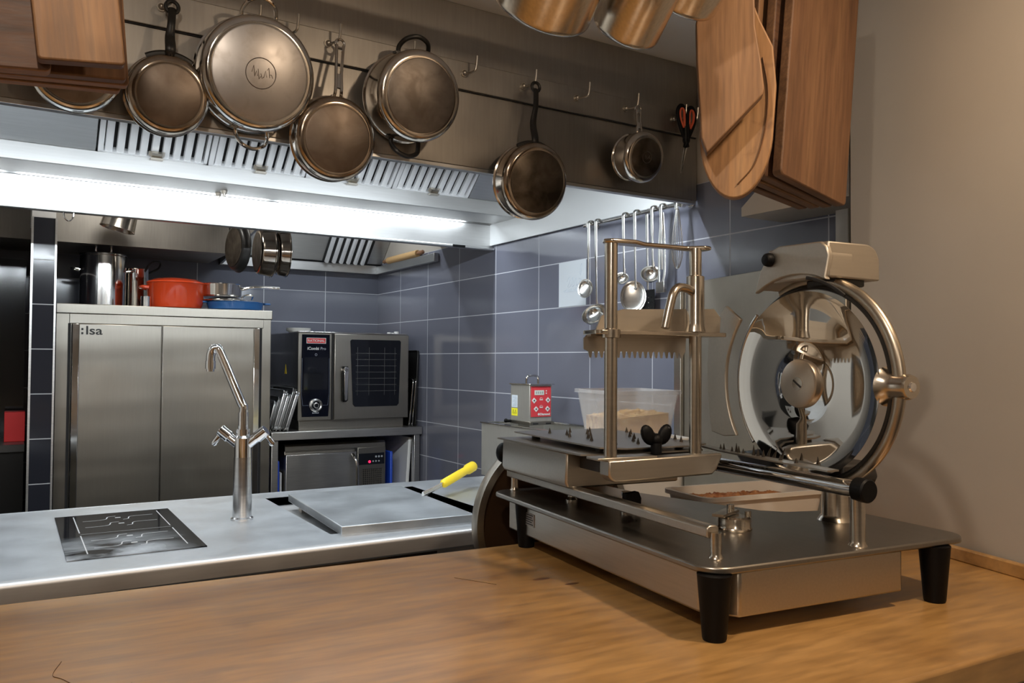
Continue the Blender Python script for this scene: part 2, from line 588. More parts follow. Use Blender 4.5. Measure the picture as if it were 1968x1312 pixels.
# ================================================================== extraction hood
HX0, HX1, HY0, HY1, HZ = -1.047, XR - 0.003, 2.10, 3.575, 1.995
hood = thing('extraction_hood', 'long stainless extraction hood hanging over the steel island', 'hood', (0, 0, HZ))
h = HZ
b = MB()
b.box(HX0, HX1 - 0.015, HY0, HY0 + 0.02, 0, ZC - HZ)
b.build('front_panel', STEEL_PANEL, hood, 0.002)
b = MB()
b.box(HX0, HX1 - 0.02, HY0 - 0.002, HY0 + 0.024, -0.012, 0.0)
b.build('front_lip', STEEL_H, hood, 0.002)
b = MB()
b.box(HX0, HX1, HY1 - 0.016, HY1, 0, 0.118)
b.box(HX0, HX1, HY1, HY1 + 0.012, 0.118, ZC - HZ)
b.build('rear_panel', STEEL_H, hood, 0.002)
b = MB()
b.box(HX0, HX1, HY1 - 0.034, HY1 + 0.004, -0.012, 0.0)
b.build('rear_lip', STEEL_H, hood, 0.003)
# rear gutter: soffit with a long lamp slot, and its upright front edge; front gutter under the front panel
b = MB()
b.box(HX0, HX1, 3.31, 3.520, 0.118, 0.122)
b.box(HX0, HX1, 3.554, HY1 - 0.016, 0.118, 0.122)
b.box(HX0, HX1, 3.516, 3.520, 0.122, 0.150)
b.box(HX0, HX1, 3.554, 3.558, 0.122, 0.150)
b.box(HX0, HX1, 3.516, 3.558, 0.150, 0.154)
b.build('rear_gutter', STEEL_H, hood)
b = MB()
b.box(HX0, HX1, 3.298, 3.310, 0.118, 0.182)
b.build('gutter_edge', STEEL_H, hood, 0.002)
b = MB()
b.box(HX0, HX1, HY0 + 0.02, 2.30, 0.130, 0.134)
b.build('front_gutter', STEEL_H, hood)
b = MB()
b.box(HX0, HX1, 2.30, 2.312, 0.118, 0.182)
b.build('gutter_edge', STEEL_H, hood, 0.002)
# inner roof and right end plate
b = MB()
b.box(HX0, HX1, 2.12, 3.02, ZC - HZ - 0.03, ZC - HZ - 0.02)
b.build('inner_roof', STEEL_H, hood)
b = MB()
b.box(HX1 - 0.018, HX1 - 0.006, HY0 + 0.02, HY1 - 0.016, 0.012, ZC - HZ - 0.03)
b.build('end_panel', mat('white_end_panel', (0.62, 0.63, 0.63), 0.35, 0.3), hood)
# grease filters: pressed channels running up the slope
FA, FB = Vector((0, 3.305, 0.180)), Vector((0, 2.985, 0.455))
fd = (FB - FA)
fl = fd.length
fd.normalize()
fn = Vector((0, -fd.z, fd.y))
if fn.y > 0:
    fn = -fn
def slope_plate(x0, x1, name, m):
    b = MB()
    b.prism([(x0, 0), (x1, 0), (x1, fl), (x0, fl)], FA, (1, 0, 0), fd, -fn * 0.01)
    return b.build(name, m, hood, 0.002)
slope_plate(HX0, 0.252, 'blank_panel', STEEL_H)
slope_plate(1.80, HX1, 'blank_panel', STEEL_H)
fx = [0.255, 0.640, 1.026, 1.412, 1.797]
for i in range(4):
    xa, xb = fx[i] + 0.003, fx[i + 1] - 0.003
    f = MB()
    f.prism([(xa, 0), (xb, 0), (xb, fl), (xa, fl)], FA - fn * 0.035, (1, 0, 0), fd, -fn * 0.01)
    f.prism([(xa, 0), (xa + 0.018, 0), (xa + 0.018, fl), (xa, fl)], FA - fn * 0.03, (1, 0, 0), fd, fn * 0.034)
    f.prism([(xb - 0.012, 0), (xb, 0), (xb, fl), (xb - 0.012, fl)], FA - fn * 0.03, (1, 0, 0), fd, fn * 0.034)
    f.prism([(xa, 0), (xb, 0), (xb, 0.012), (xa, 0.012)], FA - fn * 0.03, (1, 0, 0), fd, fn * 0.034)
    f.prism([(xa, fl - 0.012), (xb, fl - 0.012), (xb, fl), (xa, fl)], FA - fn * 0.03, (1, 0, 0), fd, fn * 0.034)
    flt = f.build('grease_filter', FILTER, hood, 0.0015)
    n = 9
    p = (xb - xa - 0.03) / n
    for k in range(n):
        x0 = xa + 0.018 + p * (k + 0.10)
        wv = p * 0.72
        f = MB()
        prof = [(0, -0.014), (wv * 0.07, -0.001), (wv * 0.5, 0.0015), (wv * 0.93, -0.001), (wv, -0.014), (wv * 0.92, -0.015), (wv * 0.5, -0.003), (wv * 0.08, -0.015)]
        f.prism(prof, FA + fd * 0.012 + Vector((x0, 0, 0)), (1, 0, 0), fn, fd * (fl - 0.024))
        f.build('baffle', FILTER, flt)
    g = MB()
    cx = xa + (xb - xa) * 0.52
    g.prism([(-0.028, 0.0), (0.028, 0.0), (0.018, -0.012), (-0.018, -0.012)], FA + fd * 0.02 + Vector((cx, 0, 0)) + fn * 0.005, (1, 0, 0), fn * -1, fd * 0.02)
    g.box(cx - 0.022, cx + 0.022, 3.270, 3.296, 0.172, 0.178)
    g.build('latch', STEEL_WARM, flt)
    MB().prism([(xa + 0.02, 0.002), (xb - 0.014, 0.002), (xb - 0.014, fl - 0.002), (xa + 0.02, fl - 0.002)], FA - fn * 0.033, (1, 0, 0), fd, fn * 0.006).build('filter_core', DARK, flt)
# strip lamps
for hx in HOOD_X:
    b = MB()
    b.box(hx - 0.475, hx + 0.475, 3.522, 3.552, 0.140, 0.149)
    lp = b.build('strip_lamp', STEEL_H, hood)
    MB().box(hx - 0.455, hx + 0.455, 3.527, 3.547, 0.136, 0.140).build('lens', LENS, lp)
    b = MB()
    b.box(hx - 0.475, hx + 0.475, 2.165, 2.215, 0.112, 0.130)
    lp = b.build('strip_lamp', STEEL_H, hood)
    MB().box(hx - 0.455, hx + 0.455, 2.174, 2.206, 0.108, 0.112).build('lens', LENS, lp)
# two drip nuts under the rear gutter, the maker's plate and a hook on the rear lip
for p in ((0.735, 3.44, 0.117), (0.725, 3.50, 0.117)):
    b = MB()
    b.cyl((p[0], p[1], p[2]), (p[0], p[1], p[2] - 0.012), 0.014, 0.011, 16)
    b.cyl((p[0], p[1], p[2] - 0.012), (p[0], p[1], p[2] - 0.022), 0.007, 0.006, 12)
    b.build('drain_nut', STEEL_WARM, hood)
b = MB()
b.box(1.845, 1.915, HY1 - 0.036, HY1 - 0.034, -0.012, 0.0)
b.build('maker_plate', BLACK, hood)
b = MB()
hk = (0.165, HY1 - 0.02, -0.012)
b.tube(smooth_path([(hk[0], hk[1], hk[2]), (hk[0] + 0.004, hk[1], hk[2] - 0.022), (hk[0] + 0.018, hk[1], hk[2] - 0.032), (hk[0] + 0.03, hk[1], hk[2] - 0.022), (hk[0] + 0.034, hk[1], hk[2])]), 0.0028, 8)
b.build('hook', CHROME, hood)

# ---- rail with hooks along the front of the hood
rail = thing('pan_rail', 'flat steel rail with hooks screwed along the hood front', 'rail', (0, HY0 - 0.001, 2.262))
b = MB()
b.box(HX0, 2.062, -0.010, 0, -0.044, 0.040)
b.build('strip', STEEL_PANEL, rail, 0.002)
MB().box(HX0, 2.062, -0.004, 0, -0.0465, -0.0442).build('painted_shadow_line', DARK, rail)  # dark strip standing in for the line of shade below the rail
HOOKS = [0.106, 0.312, 0.517, 0.613, 0.726, 0.941, 1.139, 1.346, 1.549, 1.751, 1.965, 2.02]
HOOKZ = 0.0
for hx in HOOKS:
    b = MB()
    b.cyl((hx - 0.018, -0.010, 0.004), (hx - 0.018, -0.014, 0.004), 0.011, n=16)
    b.tube(smooth_path([(hx - 0.018, -0.010, 0.004), (hx - 0.012, -0.034, 0.0), (hx - 0.003, -0.050, 0.004), (hx, -0.054, 0.020), (hx + 0.001, -0.056, 0.046)], 5), 0.0034, 8)
    b.ball((hx - 0.018, -0.015, 0.004), 0.008, 12)
    b.build('hook', STEEL_WARM, rail)

# ================================================================== island
WT = 0.92
GX0, GX1, GY0, GY1 = 0.792, 1.372, 2.262, 2.965
top = thing('island_worktop', 'long brushed steel worktop of the kitchen island', 'worktop', (0, 0, WT))
b = MB()
yf, yb, xl, xr = 2.152, 3.075, -1.045, 2.075
b.box(xl, GX0, yf, yb, -0.05, 0)
b.box(GX1, xr, yf, yb, -0.05, 0)
b.box(GX0, GX1, yf, GY0, -0.05, 0)
b.box(GX0, GX1, GY1, yb, -0.05, 0)
o = b.build('surface', STEEL_TOP, top)
b = MB()
# rolled front edge with a drip lip
prof = [(0.0, 0.0)]
for k in range(7):
    t = PI / 2 * k / 6
    prof.append((-0.016 - 0.012 * math.sin(t), -0.012 + 0.012 * math.cos(t)))
prof += [(-0.028, -0.046), (-0.022, -0.052), (-0.010, -0.052), (0.0, -0.049)]
b.prism(prof, (xl, yf, 0), (0, 1, 0), (0, 0, 1), (xr - xl, 0, 0))
b.build('front_edge', STEEL_EDGE, top)
b = MB()
b.box(xl, 1.40, yb, yb + 0.014, -0.06, 0)
b.build('rear_edge', STEEL_TOP, top, 0.004)
b = MB()
b.box(GX0, GX1, GY0, GY1, -0.036, -0.030)
b.box(GX0 - 0.004, GX0, GY0, GY1, -0.030, -0.001)
b.box(GX1, GX1 + 0.004, GY0, GY1, -0.030, -0.001)
b.box(GX0, GX1, GY1, GY1 + 0.004, -0.030, -0.001)
b.box(GX0, GX1, GY0 - 0.004, GY0, -0.030, -0.001)
b.build('drip_well', STEEL_EDGE, top)

cab = thing('island_cabinet', 'steel cabinet under the island worktop with a dial panel', 'cabinet', (0, 0, 0))
b = MB()
b.box(-1.04, 2.05, 2.22, 3.04, 0.0, WT - 0.054)
b.build('body', STEEL_DOOR, cab, 0.002)
for k in range(5):
    x0 = -1.03 + 0.55 * k
    b = MB()
    b.box(x0, x0 + 0.53, 2.205, 2.22, 0.12, WT - 0.10)
    b.build('door', STEEL_DOOR, cab, 0.003)
b = MB()
b.box(0.955, 1.30, 2.196, 2.219, WT - 0.215, WT - 0.056)
cp = b.build('control_panel', mat('dark_panel', (0.05, 0.05, 0.055), 0.35), cab, 0.003)
b = MB()
b.box(1.10, 1.26, 2.1945, 2.196, WT - 0.140, WT - 0.066)
b.build('dial_scale', mat('grey_print', (0.42, 0.42, 0.42), 0.5), cp)
for k, s in enumerate('\\782'):
    text(s, 0.052, INKB, cp, 'lettering', (1.115 + 0.037 * k, 2.1940, WT - 0.116), (PI / 2, 0.0, 0))
for k in range(2):
    b = MB()
    b.cyl((1.02 + 0.18 * k, 2.196, WT - 0.18), (1.02 + 0.18 * k, 2.165, WT - 0.18), 0.022, 0.02, 24)
    b.build('knob', BLACK, cp, 0.002)

# ---- induction hob
hob = thing('induction_hob', 'black glass induction hob set flush in the steel island', 'hob', (0.292, 2.594, WT))
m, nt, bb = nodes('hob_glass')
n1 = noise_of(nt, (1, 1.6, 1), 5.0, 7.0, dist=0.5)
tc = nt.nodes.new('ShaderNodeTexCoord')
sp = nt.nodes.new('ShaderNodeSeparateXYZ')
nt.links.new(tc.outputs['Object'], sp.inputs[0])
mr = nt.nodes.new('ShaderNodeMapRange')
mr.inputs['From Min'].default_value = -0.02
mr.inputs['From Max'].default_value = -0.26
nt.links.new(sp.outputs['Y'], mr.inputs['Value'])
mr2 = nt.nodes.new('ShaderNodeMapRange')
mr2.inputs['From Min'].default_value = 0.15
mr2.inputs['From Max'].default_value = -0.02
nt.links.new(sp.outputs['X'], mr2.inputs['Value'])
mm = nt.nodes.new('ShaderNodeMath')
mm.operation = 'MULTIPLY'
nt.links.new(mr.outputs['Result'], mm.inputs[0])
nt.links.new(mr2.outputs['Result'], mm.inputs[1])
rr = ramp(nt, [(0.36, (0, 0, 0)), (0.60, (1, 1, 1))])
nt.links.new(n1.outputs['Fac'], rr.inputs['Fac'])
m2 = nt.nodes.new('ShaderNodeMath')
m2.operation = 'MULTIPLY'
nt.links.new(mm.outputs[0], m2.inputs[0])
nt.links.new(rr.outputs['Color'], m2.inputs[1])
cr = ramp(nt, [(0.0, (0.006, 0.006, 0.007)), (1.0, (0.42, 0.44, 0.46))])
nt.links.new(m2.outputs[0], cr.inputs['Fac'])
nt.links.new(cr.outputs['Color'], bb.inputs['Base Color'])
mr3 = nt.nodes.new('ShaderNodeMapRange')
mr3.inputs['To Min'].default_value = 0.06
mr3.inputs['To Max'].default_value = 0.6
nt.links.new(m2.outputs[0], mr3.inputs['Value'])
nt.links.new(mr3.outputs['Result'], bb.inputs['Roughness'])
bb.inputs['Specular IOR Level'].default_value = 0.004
MB().box(-0.165, 0.165, -0.318, 0.318, 0.0, 0.003).build('glass', m, hob, 0.001)
b = MB()
LINE = mat('hob_print', (0.42, 0.42, 0.42), 0.4)
def stroke(b, pts, wd=0.003):
    pts = [Vector((p[0], p[1], 0.0033)) for p in pts]
    for a, c in zip(pts, pts[1:]):
        d = (c - a).normalized()
        s = Vector((-d.y, d.x, 0)) * wd / 2
        b.quad(a - s, c - s, c + s, a + s)
for x in (-0.115, 0.125):
    stroke(b, [(x, 0.29), (x, 0.02)])
    stroke(b, [(x, -0.02), (x, -0.265)])
for yy in (0.20, 0.10, -0.10, -0.20):
    stroke(b, smooth_path([(-0.095, yy, 0), (-0.05, yy, 0), (-0.03, yy + 0.012, 0), (-0.022, yy + 0.045, 0), (0.0, yy + 0.05, 0)], 5))
    stroke(b, smooth_path([(0.105, yy + 0.03, 0), (0.05, yy + 0.03, 0), (0.035, yy + 0.018, 0), (0.03, yy - 0.01, 0), (0.015, yy - 0.016, 0)], 5))
    b.prism(rrect(-0.004, 0.012, yy + 0.018, yy + 0.028, 0.003), (0, 0, 0.0031), (1, 0, 0), (0, 1, 0), (0, 0, 0.0003))
stroke(b, [(-0.115, 0.0), (0.125, 0.0)], 0.002)
b.build('zone_marks', LINE, hob)

# ---- raised griddle plate
gr = thing('griddle_plate', 'thick smooth steel griddle plate sitting in its well on the island', 'griddle', (1.045, 2.545, WT), (0, 0, math.radians(-3)))
b = MB()
b.box(-0.213, 0.213, -0.318, 0.318, -0.002, 0.024)
b.build('plate', steel('griddle_steel', (0.60, 0.63, 0.655), 0.44, (6, 30, 6), 0.03, 0.04, blotch=0.35), gr, 0.003)
for sx in (-1, 1):
    for sy in (-1, 1):
        b = MB()
        b.box(sx * 0.17 - 0.02, sx * 0.17 + 0.02, sy * 0.24 - 0.02, sy * 0.24 + 0.02, -0.030, -0.002)
        b.build('support', STEEL_WARM, gr)

# ---- scraper with the yellow handle
sp_a, sp_b, sp_c = Vector((1.245, 2.60, 0.948)), Vector((1.372, 2.700, 0.962)), Vector((1.600, 2.862, 1.005))
d1 = (sp_c - sp_a).normalized()
scr = thing('scraper', 'steel scraper with a bright yellow handle lying by the griddle plate', 'scraper', sp_b)
b = MB()
b.tube([p - sp_b for p in (sp_a, sp_a.lerp(sp_b, 0.5), sp_b + d1 * 0.02)], [0.012, 0.009, 0.008], 10, flat=0.4, ref=(0, 0, 1))
b.build('blade', STEEL_POL, scr)
b = MB()
L_ = (sp_c - sp_b).length
b.tube([d1 * (L_ * t) for t in (0, 0.05, 0.5, 0.74, 0.80, 0.96, 1.0)], [0.009, 0.0165, 0.0165, 0.0155, 0.021, 0.021, 0.014], 16)
b.build('handle', YELLOW, scr)

# ---- tall tap
tap = thing('pillar_tap', 'tall chrome pillar tap with angled spout on the island', 'tap', (0.626, 2.609, WT))
b = MB()
b.lathe([(0.0, 0), (0.034, 0), (0.034, 0.006), (0.029, 0.01), (0.027, 0.19), (0.027, 0.195), (0.0, 0.195)], (0, 0, 0), n=32)
b.build('column', steel('satin_chrome', (0.62, 0.61, 0.60), 0.22, (3, 3, 40), 0.03), tap)
b = MB()
b.lathe([(0.0, 0.195), (0.026, 0.195), (0.026, 0.255), (0.021, 0.262), (0.021, 0.282), (0.0, 0.282)], (0, 0, 0), n=32)
b.build('valve_body', CHROME, tap)
U = Vector((0.85, -0.527, 0)).normalized()
for s in (-1, 1):
    d = (U * s + Vector((0, 0, 0.80))).normalized()
    a0 = Vector((0, 0, 0.222))
    b = MB()
    b.cyl(a0, a0 + d * 0.075, 0.014, 0.016, 20)
    b.cyl(a0 + d * 0.055, a0 + d * 0.092, 0.019, 0.018, 20)
    vb = b.build('valve', CHROME, tap, 0.001)
    b = MB()
    e = a0 + d * 0.085
    q = (U * s * 0.55 - Vector((0, 0, 1)) * 0.85).normalized()
    b.tube([e, e + q * 0.018, e + q * 0.045, e + q * 0.052], [0.006, 0.007, 0.010, 0.005], 10, flat=0.45)
    b.build('lever', CHROME, vb)
b = MB()
V = -U
b.tube([(0, 0, 0.28), (0, 0, 0.335)], 0.0155, 20)
pts = smooth_path([Vector((0, 0, 0.33)), Vector((0, 0, 0.352)), V * 0.012 + Vector((0, 0, 0.375)), V * 0.075 + Vector((0, 0, 0.520)),
                   V * 0.088 + Vector((0, 0, 0.535)), V * 0.099 + Vector((0, 0, 0.530)), V * 0.105 + Vector((0, 0, 0.515)), V * 0.106 + Vector((0, 0, 0.490))], 6)
b.tube(pts, 0.0135, 20)
b.build('spout', CHROME, tap)
b = MB()
p = V * 0.106
b.cyl(p + Vector((0, 0, 0.495)), p + Vector((0, 0, 0.470)), 0.0155, n=20)
b.cyl(p + Vector((0, 0, 0.470)), p + Vector((0, 0, 0.462)), 0.012, n=20)
b.build('aerator', CHROME, tap)

# ================================================================== pans on the hood rail
BASE_BROWN = stained('browned_base', (0.27, 0.225, 0.19), (0.17, 0.13, 0.10), 0.42, size=12)
BASE_DARK = stained('burnt_base', (0.20, 0.165, 0.13), (0.07, 0.055, 0.04), 0.42, size=14)
BASE_BRIGHT = stained('bright_base', (0.50, 0.475, 0.46), (0.42, 0.385, 0.36), 0.36, size=24, lo=0.3, hi=0.5)
BASE_GREY = stained('grey_base', (0.25, 0.22, 0.195), (0.15, 0.125, 0.105), 0.40, size=18)
SIDE = steel('pan_side', (0.60, 0.55, 0.49), 0.16, (3, 3, 3), 0.05, 0.05)
SIDE_BROWN = stained('heated_side', (0.50, 0.44, 0.38), (0.30, 0.22, 0.15), 0.10, size=9, lo=0.3, hi=0.55)

def pan_body(Rr, Rb, hgt, rnd=0.02, lip=0.004, th=0.003):
    """profile (r, h) from the rim (h = 0) round the base (h = hgt) and back up the inside"""
    pr = [(Rr + lip, 0.0), (Rr + lip, 0.003), (Rr, 0.006)]
    for k in range(9):
        t = PI / 2 * k / 8
        pr.append((Rb + (rnd * math.cos(t)) * 0.999, hgt - rnd + rnd * math.sin(t)))
    inner = [(max(Rb + rnd * math.cos(PI / 2 * k / 8) - th, 0.0), hgt - rnd + rnd * math.sin(PI / 2 * k / 8) - th) for k in range(8, -1, -1)]
    return pr, inner + [(Rr - th, 0.004), (Rr + lip - 0.001, -0.001)]

def pan(name, label, cat, X, Z, Rr, Rb, hgt, side, base, handle, hookx, tilt=(12, 0), ring=0.0, group=None, dy=0.0, hz=None):
    """a pan hung on a hook by its handle, base outwards; the empty sits at the centre of its rim"""
    y0 = HY0 - 0.040 - dy
    t = thing(name, label, cat, (X, y0, Z), (math.radians(tilt[0]), 0, math.radians(tilt[1])), group)
    a = (0, -1, 0)
    po, pi_ = pan_body(Rr, Rb, hgt)
    b = MB()
    b.lathe(po + [(Rb * 0.985, hgt)], (0, 0, 0), a, 64)
    b.lathe([(Rb * 0.985, hgt)] + [(0.0, hgt)] + pi_, (0, 0, 0), a, 64)
    body = b.build('body', side, t)
    b = MB()
    q = Rb * 0.97
    b.lathe([(q, hgt - 0.002), (q, hgt + 0.002), (q - 0.003, hgt + 0.0035), (0, hgt + 0.0035), (0, hgt - 0.001)], (0, 0, 0), a, 64)
    bs = b.build('base', base, t)
    if ring:
        b = MB()
        b.arc((0, -hgt - 0.0036, 0), (1, 0, 0), (0, 0, 1), ring, 0, 2 * PI, 0.0011, 48, 6)
        for k in range(7):
            x = -ring * 0.6 + ring * 0.2 * k
            b.tube([(x, -hgt - 0.0036, -0.3 * ring * math.sin(k * 2.1)), (x + ring * 0.10, -hgt - 0.0036, 0.45 * ring * math.cos(k * 1.3)), (x + ring * 0.2, -hgt - 0.0036, -0.2 * ring)], 0.0009, 6)
        b.build('stamp', BASE_GREY, bs)
    hx = hookx - X
    hz = ((2.262 + 0.004) - Z) if hz is None else hz
    if handle in ('iron', 'steel'):
        hm = BLACKIRON if handle == 'iron' else STEEL_POL
        b = MB()
        z0 = Rr - 0.004
        Lh = hz - z0 - 0.02
        yb = -0.030
        th = math.radians(tilt[0])
        ct_, st_ = math.cos(th), math.sin(th)
        def W(x, y, z):      # a point given upright, turned into the leaning pan's own frame
            return Vector((x, y * ct_ + z * st_, -y * st_ + z * ct_))
        root = Vector((0, -0.030, z0 + 0.020))
        ry, rz = root.y * ct_ - root.z * st_, root.y * st_ + root.z * ct_
        ey, ez = -0.014, hz - 0.011
        def along(x, t, bow=0.0):
            return W(x, ry + (ey - ry) * t - bow, rz + (ez - rz) * t)
        if handle == 'iron':
            pts = smooth_path([(0, -hgt * 0.45, z0 - 0.004), root, along(hx * 0.15, 0.30, -0.006), along(hx * 0.5, 0.62, 0.006), along(hx, 0.955)], 6)
            n = len(pts)
            b.tube(pts, [0.009 + 0.003 * math.sin(PI * min(1, i / n * 1.6)) for i in range(n)], 12, flat=0.55, ref=(1, 0, 0))
            b.arc(W(hx, ey, ez), (1, 0, 0), W(0, 0, 1), 0.014, 0, 2 * PI, 0.0048, 24, 8, 1.0)
            b.arc((0, -hgt * 0.45, 0), (1, 0, 0), (0, 0, 1), Rr - 0.002, math.radians(58), math.radians(122), 0.006, 20, 8, 2.2)
        else:
            for s in (-1, 1):
                b.tube(smooth_path([(s * 0.010, -hgt * 0.35, z0 - 0.004), root + Vector((s * 0.008, 0, 0)), along(hx * 0.4 + s * 0.0075, 0.45), along(hx + s * 0.0095, 0.97)], 6), 0.0042, 8)
            for t0, t1, q in ((0.90, 0.93, 0.0095), (0.05, 0.34, 0.0085)):
                b.tube([along(hx * t0, t0), along(hx * t1, t1)], q, 8, flat=0.35, ref=(1, 0, 0))
            b.arc(W(hx, ey, ez), (1, 0, 0), W(0, 0, 1), 0.012, 0, 2 * PI, 0.0035, 24, 8)
            b.box(-0.022, 0.022, -hgt * 0.6, -hgt * 0.25, z0 - 0.006, z0 + 0.003)
        hd = b.build('handle', hm, t)
        b = MB()
        for s in (-1, 1):
            b.ball((s * (0.026 if handle == 'iron' else 0.014), -hgt * 0.45, z0 + (0.001 if handle == 'iron' else 0.004)), 0.0045, 10)
        b.build('rivets', STEEL_WARM, hd)
    else:
        hm, rad, wd, out = handle
        for s in (1, -1):
            b = MB()
            zr = Rr
            top_z = zr + out
            lp = [(-wd, -0.030, zr - 0.012), (-wd * 1.02, -0.034, zr + 0.010), (-wd * 0.72, -0.052, top_z - 0.010), (0, -0.058, top_z), (wd * 0.72, -0.052, top_z - 0.010), (wd * 1.02, -0.034, zr + 0.010), (wd, -0.030, zr - 0.012)]
            if s < 0:
                lp = [(x * 0.95, y, -(z)) for x, y, z in lp]
            b.tube(smooth_path(lp, 6), rad, 10)
            zz = (zr - 0.004) * s
            b.box(-wd - 0.012, -wd + 0.012, -0.042, -0.020, min(zz, zz - 0.006 * s), max(zz, zz - 0.006 * s))
            b.box(wd - 0.012, wd + 0.012, -0.042, -0.020, min(zz, zz - 0.006 * s), max(zz, zz - 0.006 * s))
            b.build('loop_handle', hm, t)
    return t

PG = 'pans hanging on the hood rail'
pan('frying_pan', 'shallow pan with a brown base half hidden behind the wooden boards', 'pan', 0.112, 2.070, 0.080, 0.076, 0.035, STEEL_POL, BASE_BROWN, 'steel', 0.106, group=PG)
pan('frying_pan', 'small steel frying pan with brown base and black handle above the left of the filters', 'pan', 0.304, 2.044, 0.091, 0.072, 0.050, SIDE_BROWN, BASE_BROWN, 'iron', 0.312, group=PG)
pan('braising_pan', 'largest hanging pan with a bright stamped base and two steel loop handles', 'pan', 0.503, 2.130, 0.137, 0.117, 0.085, STEEL_POL, BASE_BRIGHT, (STEEL_POL, 0.0048, 0.040, 0.042), 0.517, ring=0.036, group=PG)
pan('saute_pan', 'steel saute pan with a long wire handle, third pan before the dark pot', 'pan', 0.709, 2.002, 0.107, 0.088, 0.055, SIDE_BROWN, BASE_BROWN, 'steel', 0.726, group=PG)
pan('stew_pot', 'deep steel pot with black loop handles hanging at the middle of the rail', 'pot', 0.918, 2.148, 0.118, 0.100, 0.115, SIDE, BASE_GREY, (BLACKIRON, 0.0065, 0.042, 0.040), 0.941, group=PG)
pan('saute_pan', 'deep copper-toned saute pan with blackened base and black handle', 'pan', 1.318, 1.966, 0.109, 0.094, 0.070, SIDE_BROWN, BASE_DARK, 'iron', 1.346, group=PG)
pan('saucepan', 'small steel saucepan with a slim steel handle, right end of the rail', 'pan', 1.728, 2.096, 0.072, 0.062, 0.085, SIDE, BASE_DARK, 'steel', 1.751, ring=0.018, group=PG)

sc = thing('kitchen_scissors', 'black and orange kitchen scissors hanging at the right end of the hood rail', 'scissors', (1.970, HY0 - 0.052, 2.262))
ORANGE = mat('orange_rubber', (0.62, 0.10, 0.04), 0.5)
for s in (-1, 1):
    b = MB()
    loop = [(s * 0.004, 0, -0.075), (s * 0.018, 0, -0.05), (s * 0.036, 0, -0.012), (s * 0.040, 0, 0.02), (s * 0.026, 0, 0.040), (s * 0.010, 0, 0.030), (s * 0.005, 0, -0.02)]
    b.tube(smooth_path(loop, 5), 0.0075, 10, False, 0.8)
    b.tube([(s * 0.005, 0, -0.02), (s * 0.004, 0, -0.078), (-s * 0.006, 0, -0.10)], [0.008, 0.010, 0.007], 10)
    hb = b.build('handle', BLACK, sc)
    b = MB()
    b.tube(smooth_path([(s * 0.015, -0.003, -0.035), (s * 0.029, -0.003, -0.008), (s * 0.032, -0.003, 0.018), (s * 0.023, -0.003, 0.030), (s * 0.013, -0.003, 0.02), (s * 0.0115, -0.003, -0.03)], 5), 0.0045, 8)
    b.build('grip', ORANGE, hb)
    b = MB()
    b.prism([(0.006 * -s, -0.095), (0.003 * s, -0.098), (-0.022 * 1, -0.190 - 0.004 * s), (-0.026 * 1 - 0.002 * s, -0.189)], (0, 0.002 * s, 0), (1, 0, 0), (0, 0, 1), (0, 0.002, 0))
    b.build('blade', STEEL_POL, sc)

# ================================================================== rack above the counter
RACKZ = 2.40
rk = thing('hanging_rack', 'steel hanging rack over the wooden counter, above the boards and pots', 'rack', (0.7, 1.12, RACKZ))
for y in (-0.10, 0.03, 0.20):
    b = MB()
    b.cyl((-1.2, y, 0), (0.98, y, 0), 0.008, n=12)
    b.build('rail', BLACKIRON, rk)
for x in (-1.0, 0.0, 0.92):
    b = MB()
    b.box(x - 0.01, x + 0.01, -0.12, 0.22, 0.008, 0.016)
    b.cyl((x, 0.03, 0.012), (x, 0.03, ZC - RACKZ), 0.007, n=12)
    b.build('bracket', BLACKIRON, rk)

WALNUT = wood('walnut_board', (0.105, 0.050, 0.024), (0.155, 0.076, 0.036), (0.20, 0.104, 0.050), (7, 7, 0.5), 2.4, 0.6, 0.5)
WALNUT_D = wood('dark_walnut', (0.055, 0.025, 0.012), (0.105, 0.048, 0.024), (0.17, 0.083, 0.042), (1.2, 9, 9), 3.0, 0.6, knots=6.0)
OAK = wood('oak_board', (0.20, 0.105, 0.050), (0.27, 0.145, 0.070), (0.33, 0.185, 0.092), (10, 10, 0.6), 2.4, 0.6, 0.5)
BEECH = wood('olive_board', (0.25, 0.125, 0.050), (0.34, 0.18, 0.074), (0.40, 0.225, 0.098), (9, 9, 0.8), 2.2, 0.55, 0.6, knots=13.0)
BOARD_E = wood('board_end_grain', (0.10, 0.048, 0.022), (0.16, 0.080, 0.036), (0.21, 0.11, 0.05), (2, 9, 9), 3.0, 0.6)
BOARD_LIT = wood('lit_end_grain', (0.20, 0.095, 0.035), (0.30, 0.15, 0.06), (0.38, 0.20, 0.085), (2, 9, 9), 3.0, 0.6)  # lighter copy of the end grain, with the light on the edges painted in

def board(name, label, poly, thick, m, loc, rot, group, hang=True, edge=None):
    """a board hung in its own x-z plane, its face to -y; the empty sits at its lower left corner"""
    t = thing(name, label, 'cutting board', loc, rot, group)
    b = MB()
    b.prism(poly, (0, 0, 0), (1, 0, 0), (0, 0, 1), (0, thick, 0))
    b.m = [0, 0] + [1] * len(poly)
    b.build('board', [m, edge or BOARD_E], t, 0.003)
    if hang:
        xs = [p[0] for p in poly]
        zs = [p[1] for p in poly]
        cx = (min(xs) + max(xs)) / 2
        zt = max(zs)
        g = RACKZ + 0.008 - loc[2]
        b = MB()
        b.tube(smooth_path([(cx, -0.006, zt - 0.05), (cx, -0.012, zt - 0.02), (cx, thick / 2, zt + 0.01), (cx, thick / 2, g - 0.012), (cx, thick / 2 + 0.010, g + 0.004), (cx, thick / 2 + 0.018, g - 0.012)], 5), 0.003, 8)
        b.build('hook', BLACKIRON, t)
    return t

BG = 'boards on the hanging rack'
d = math.radians
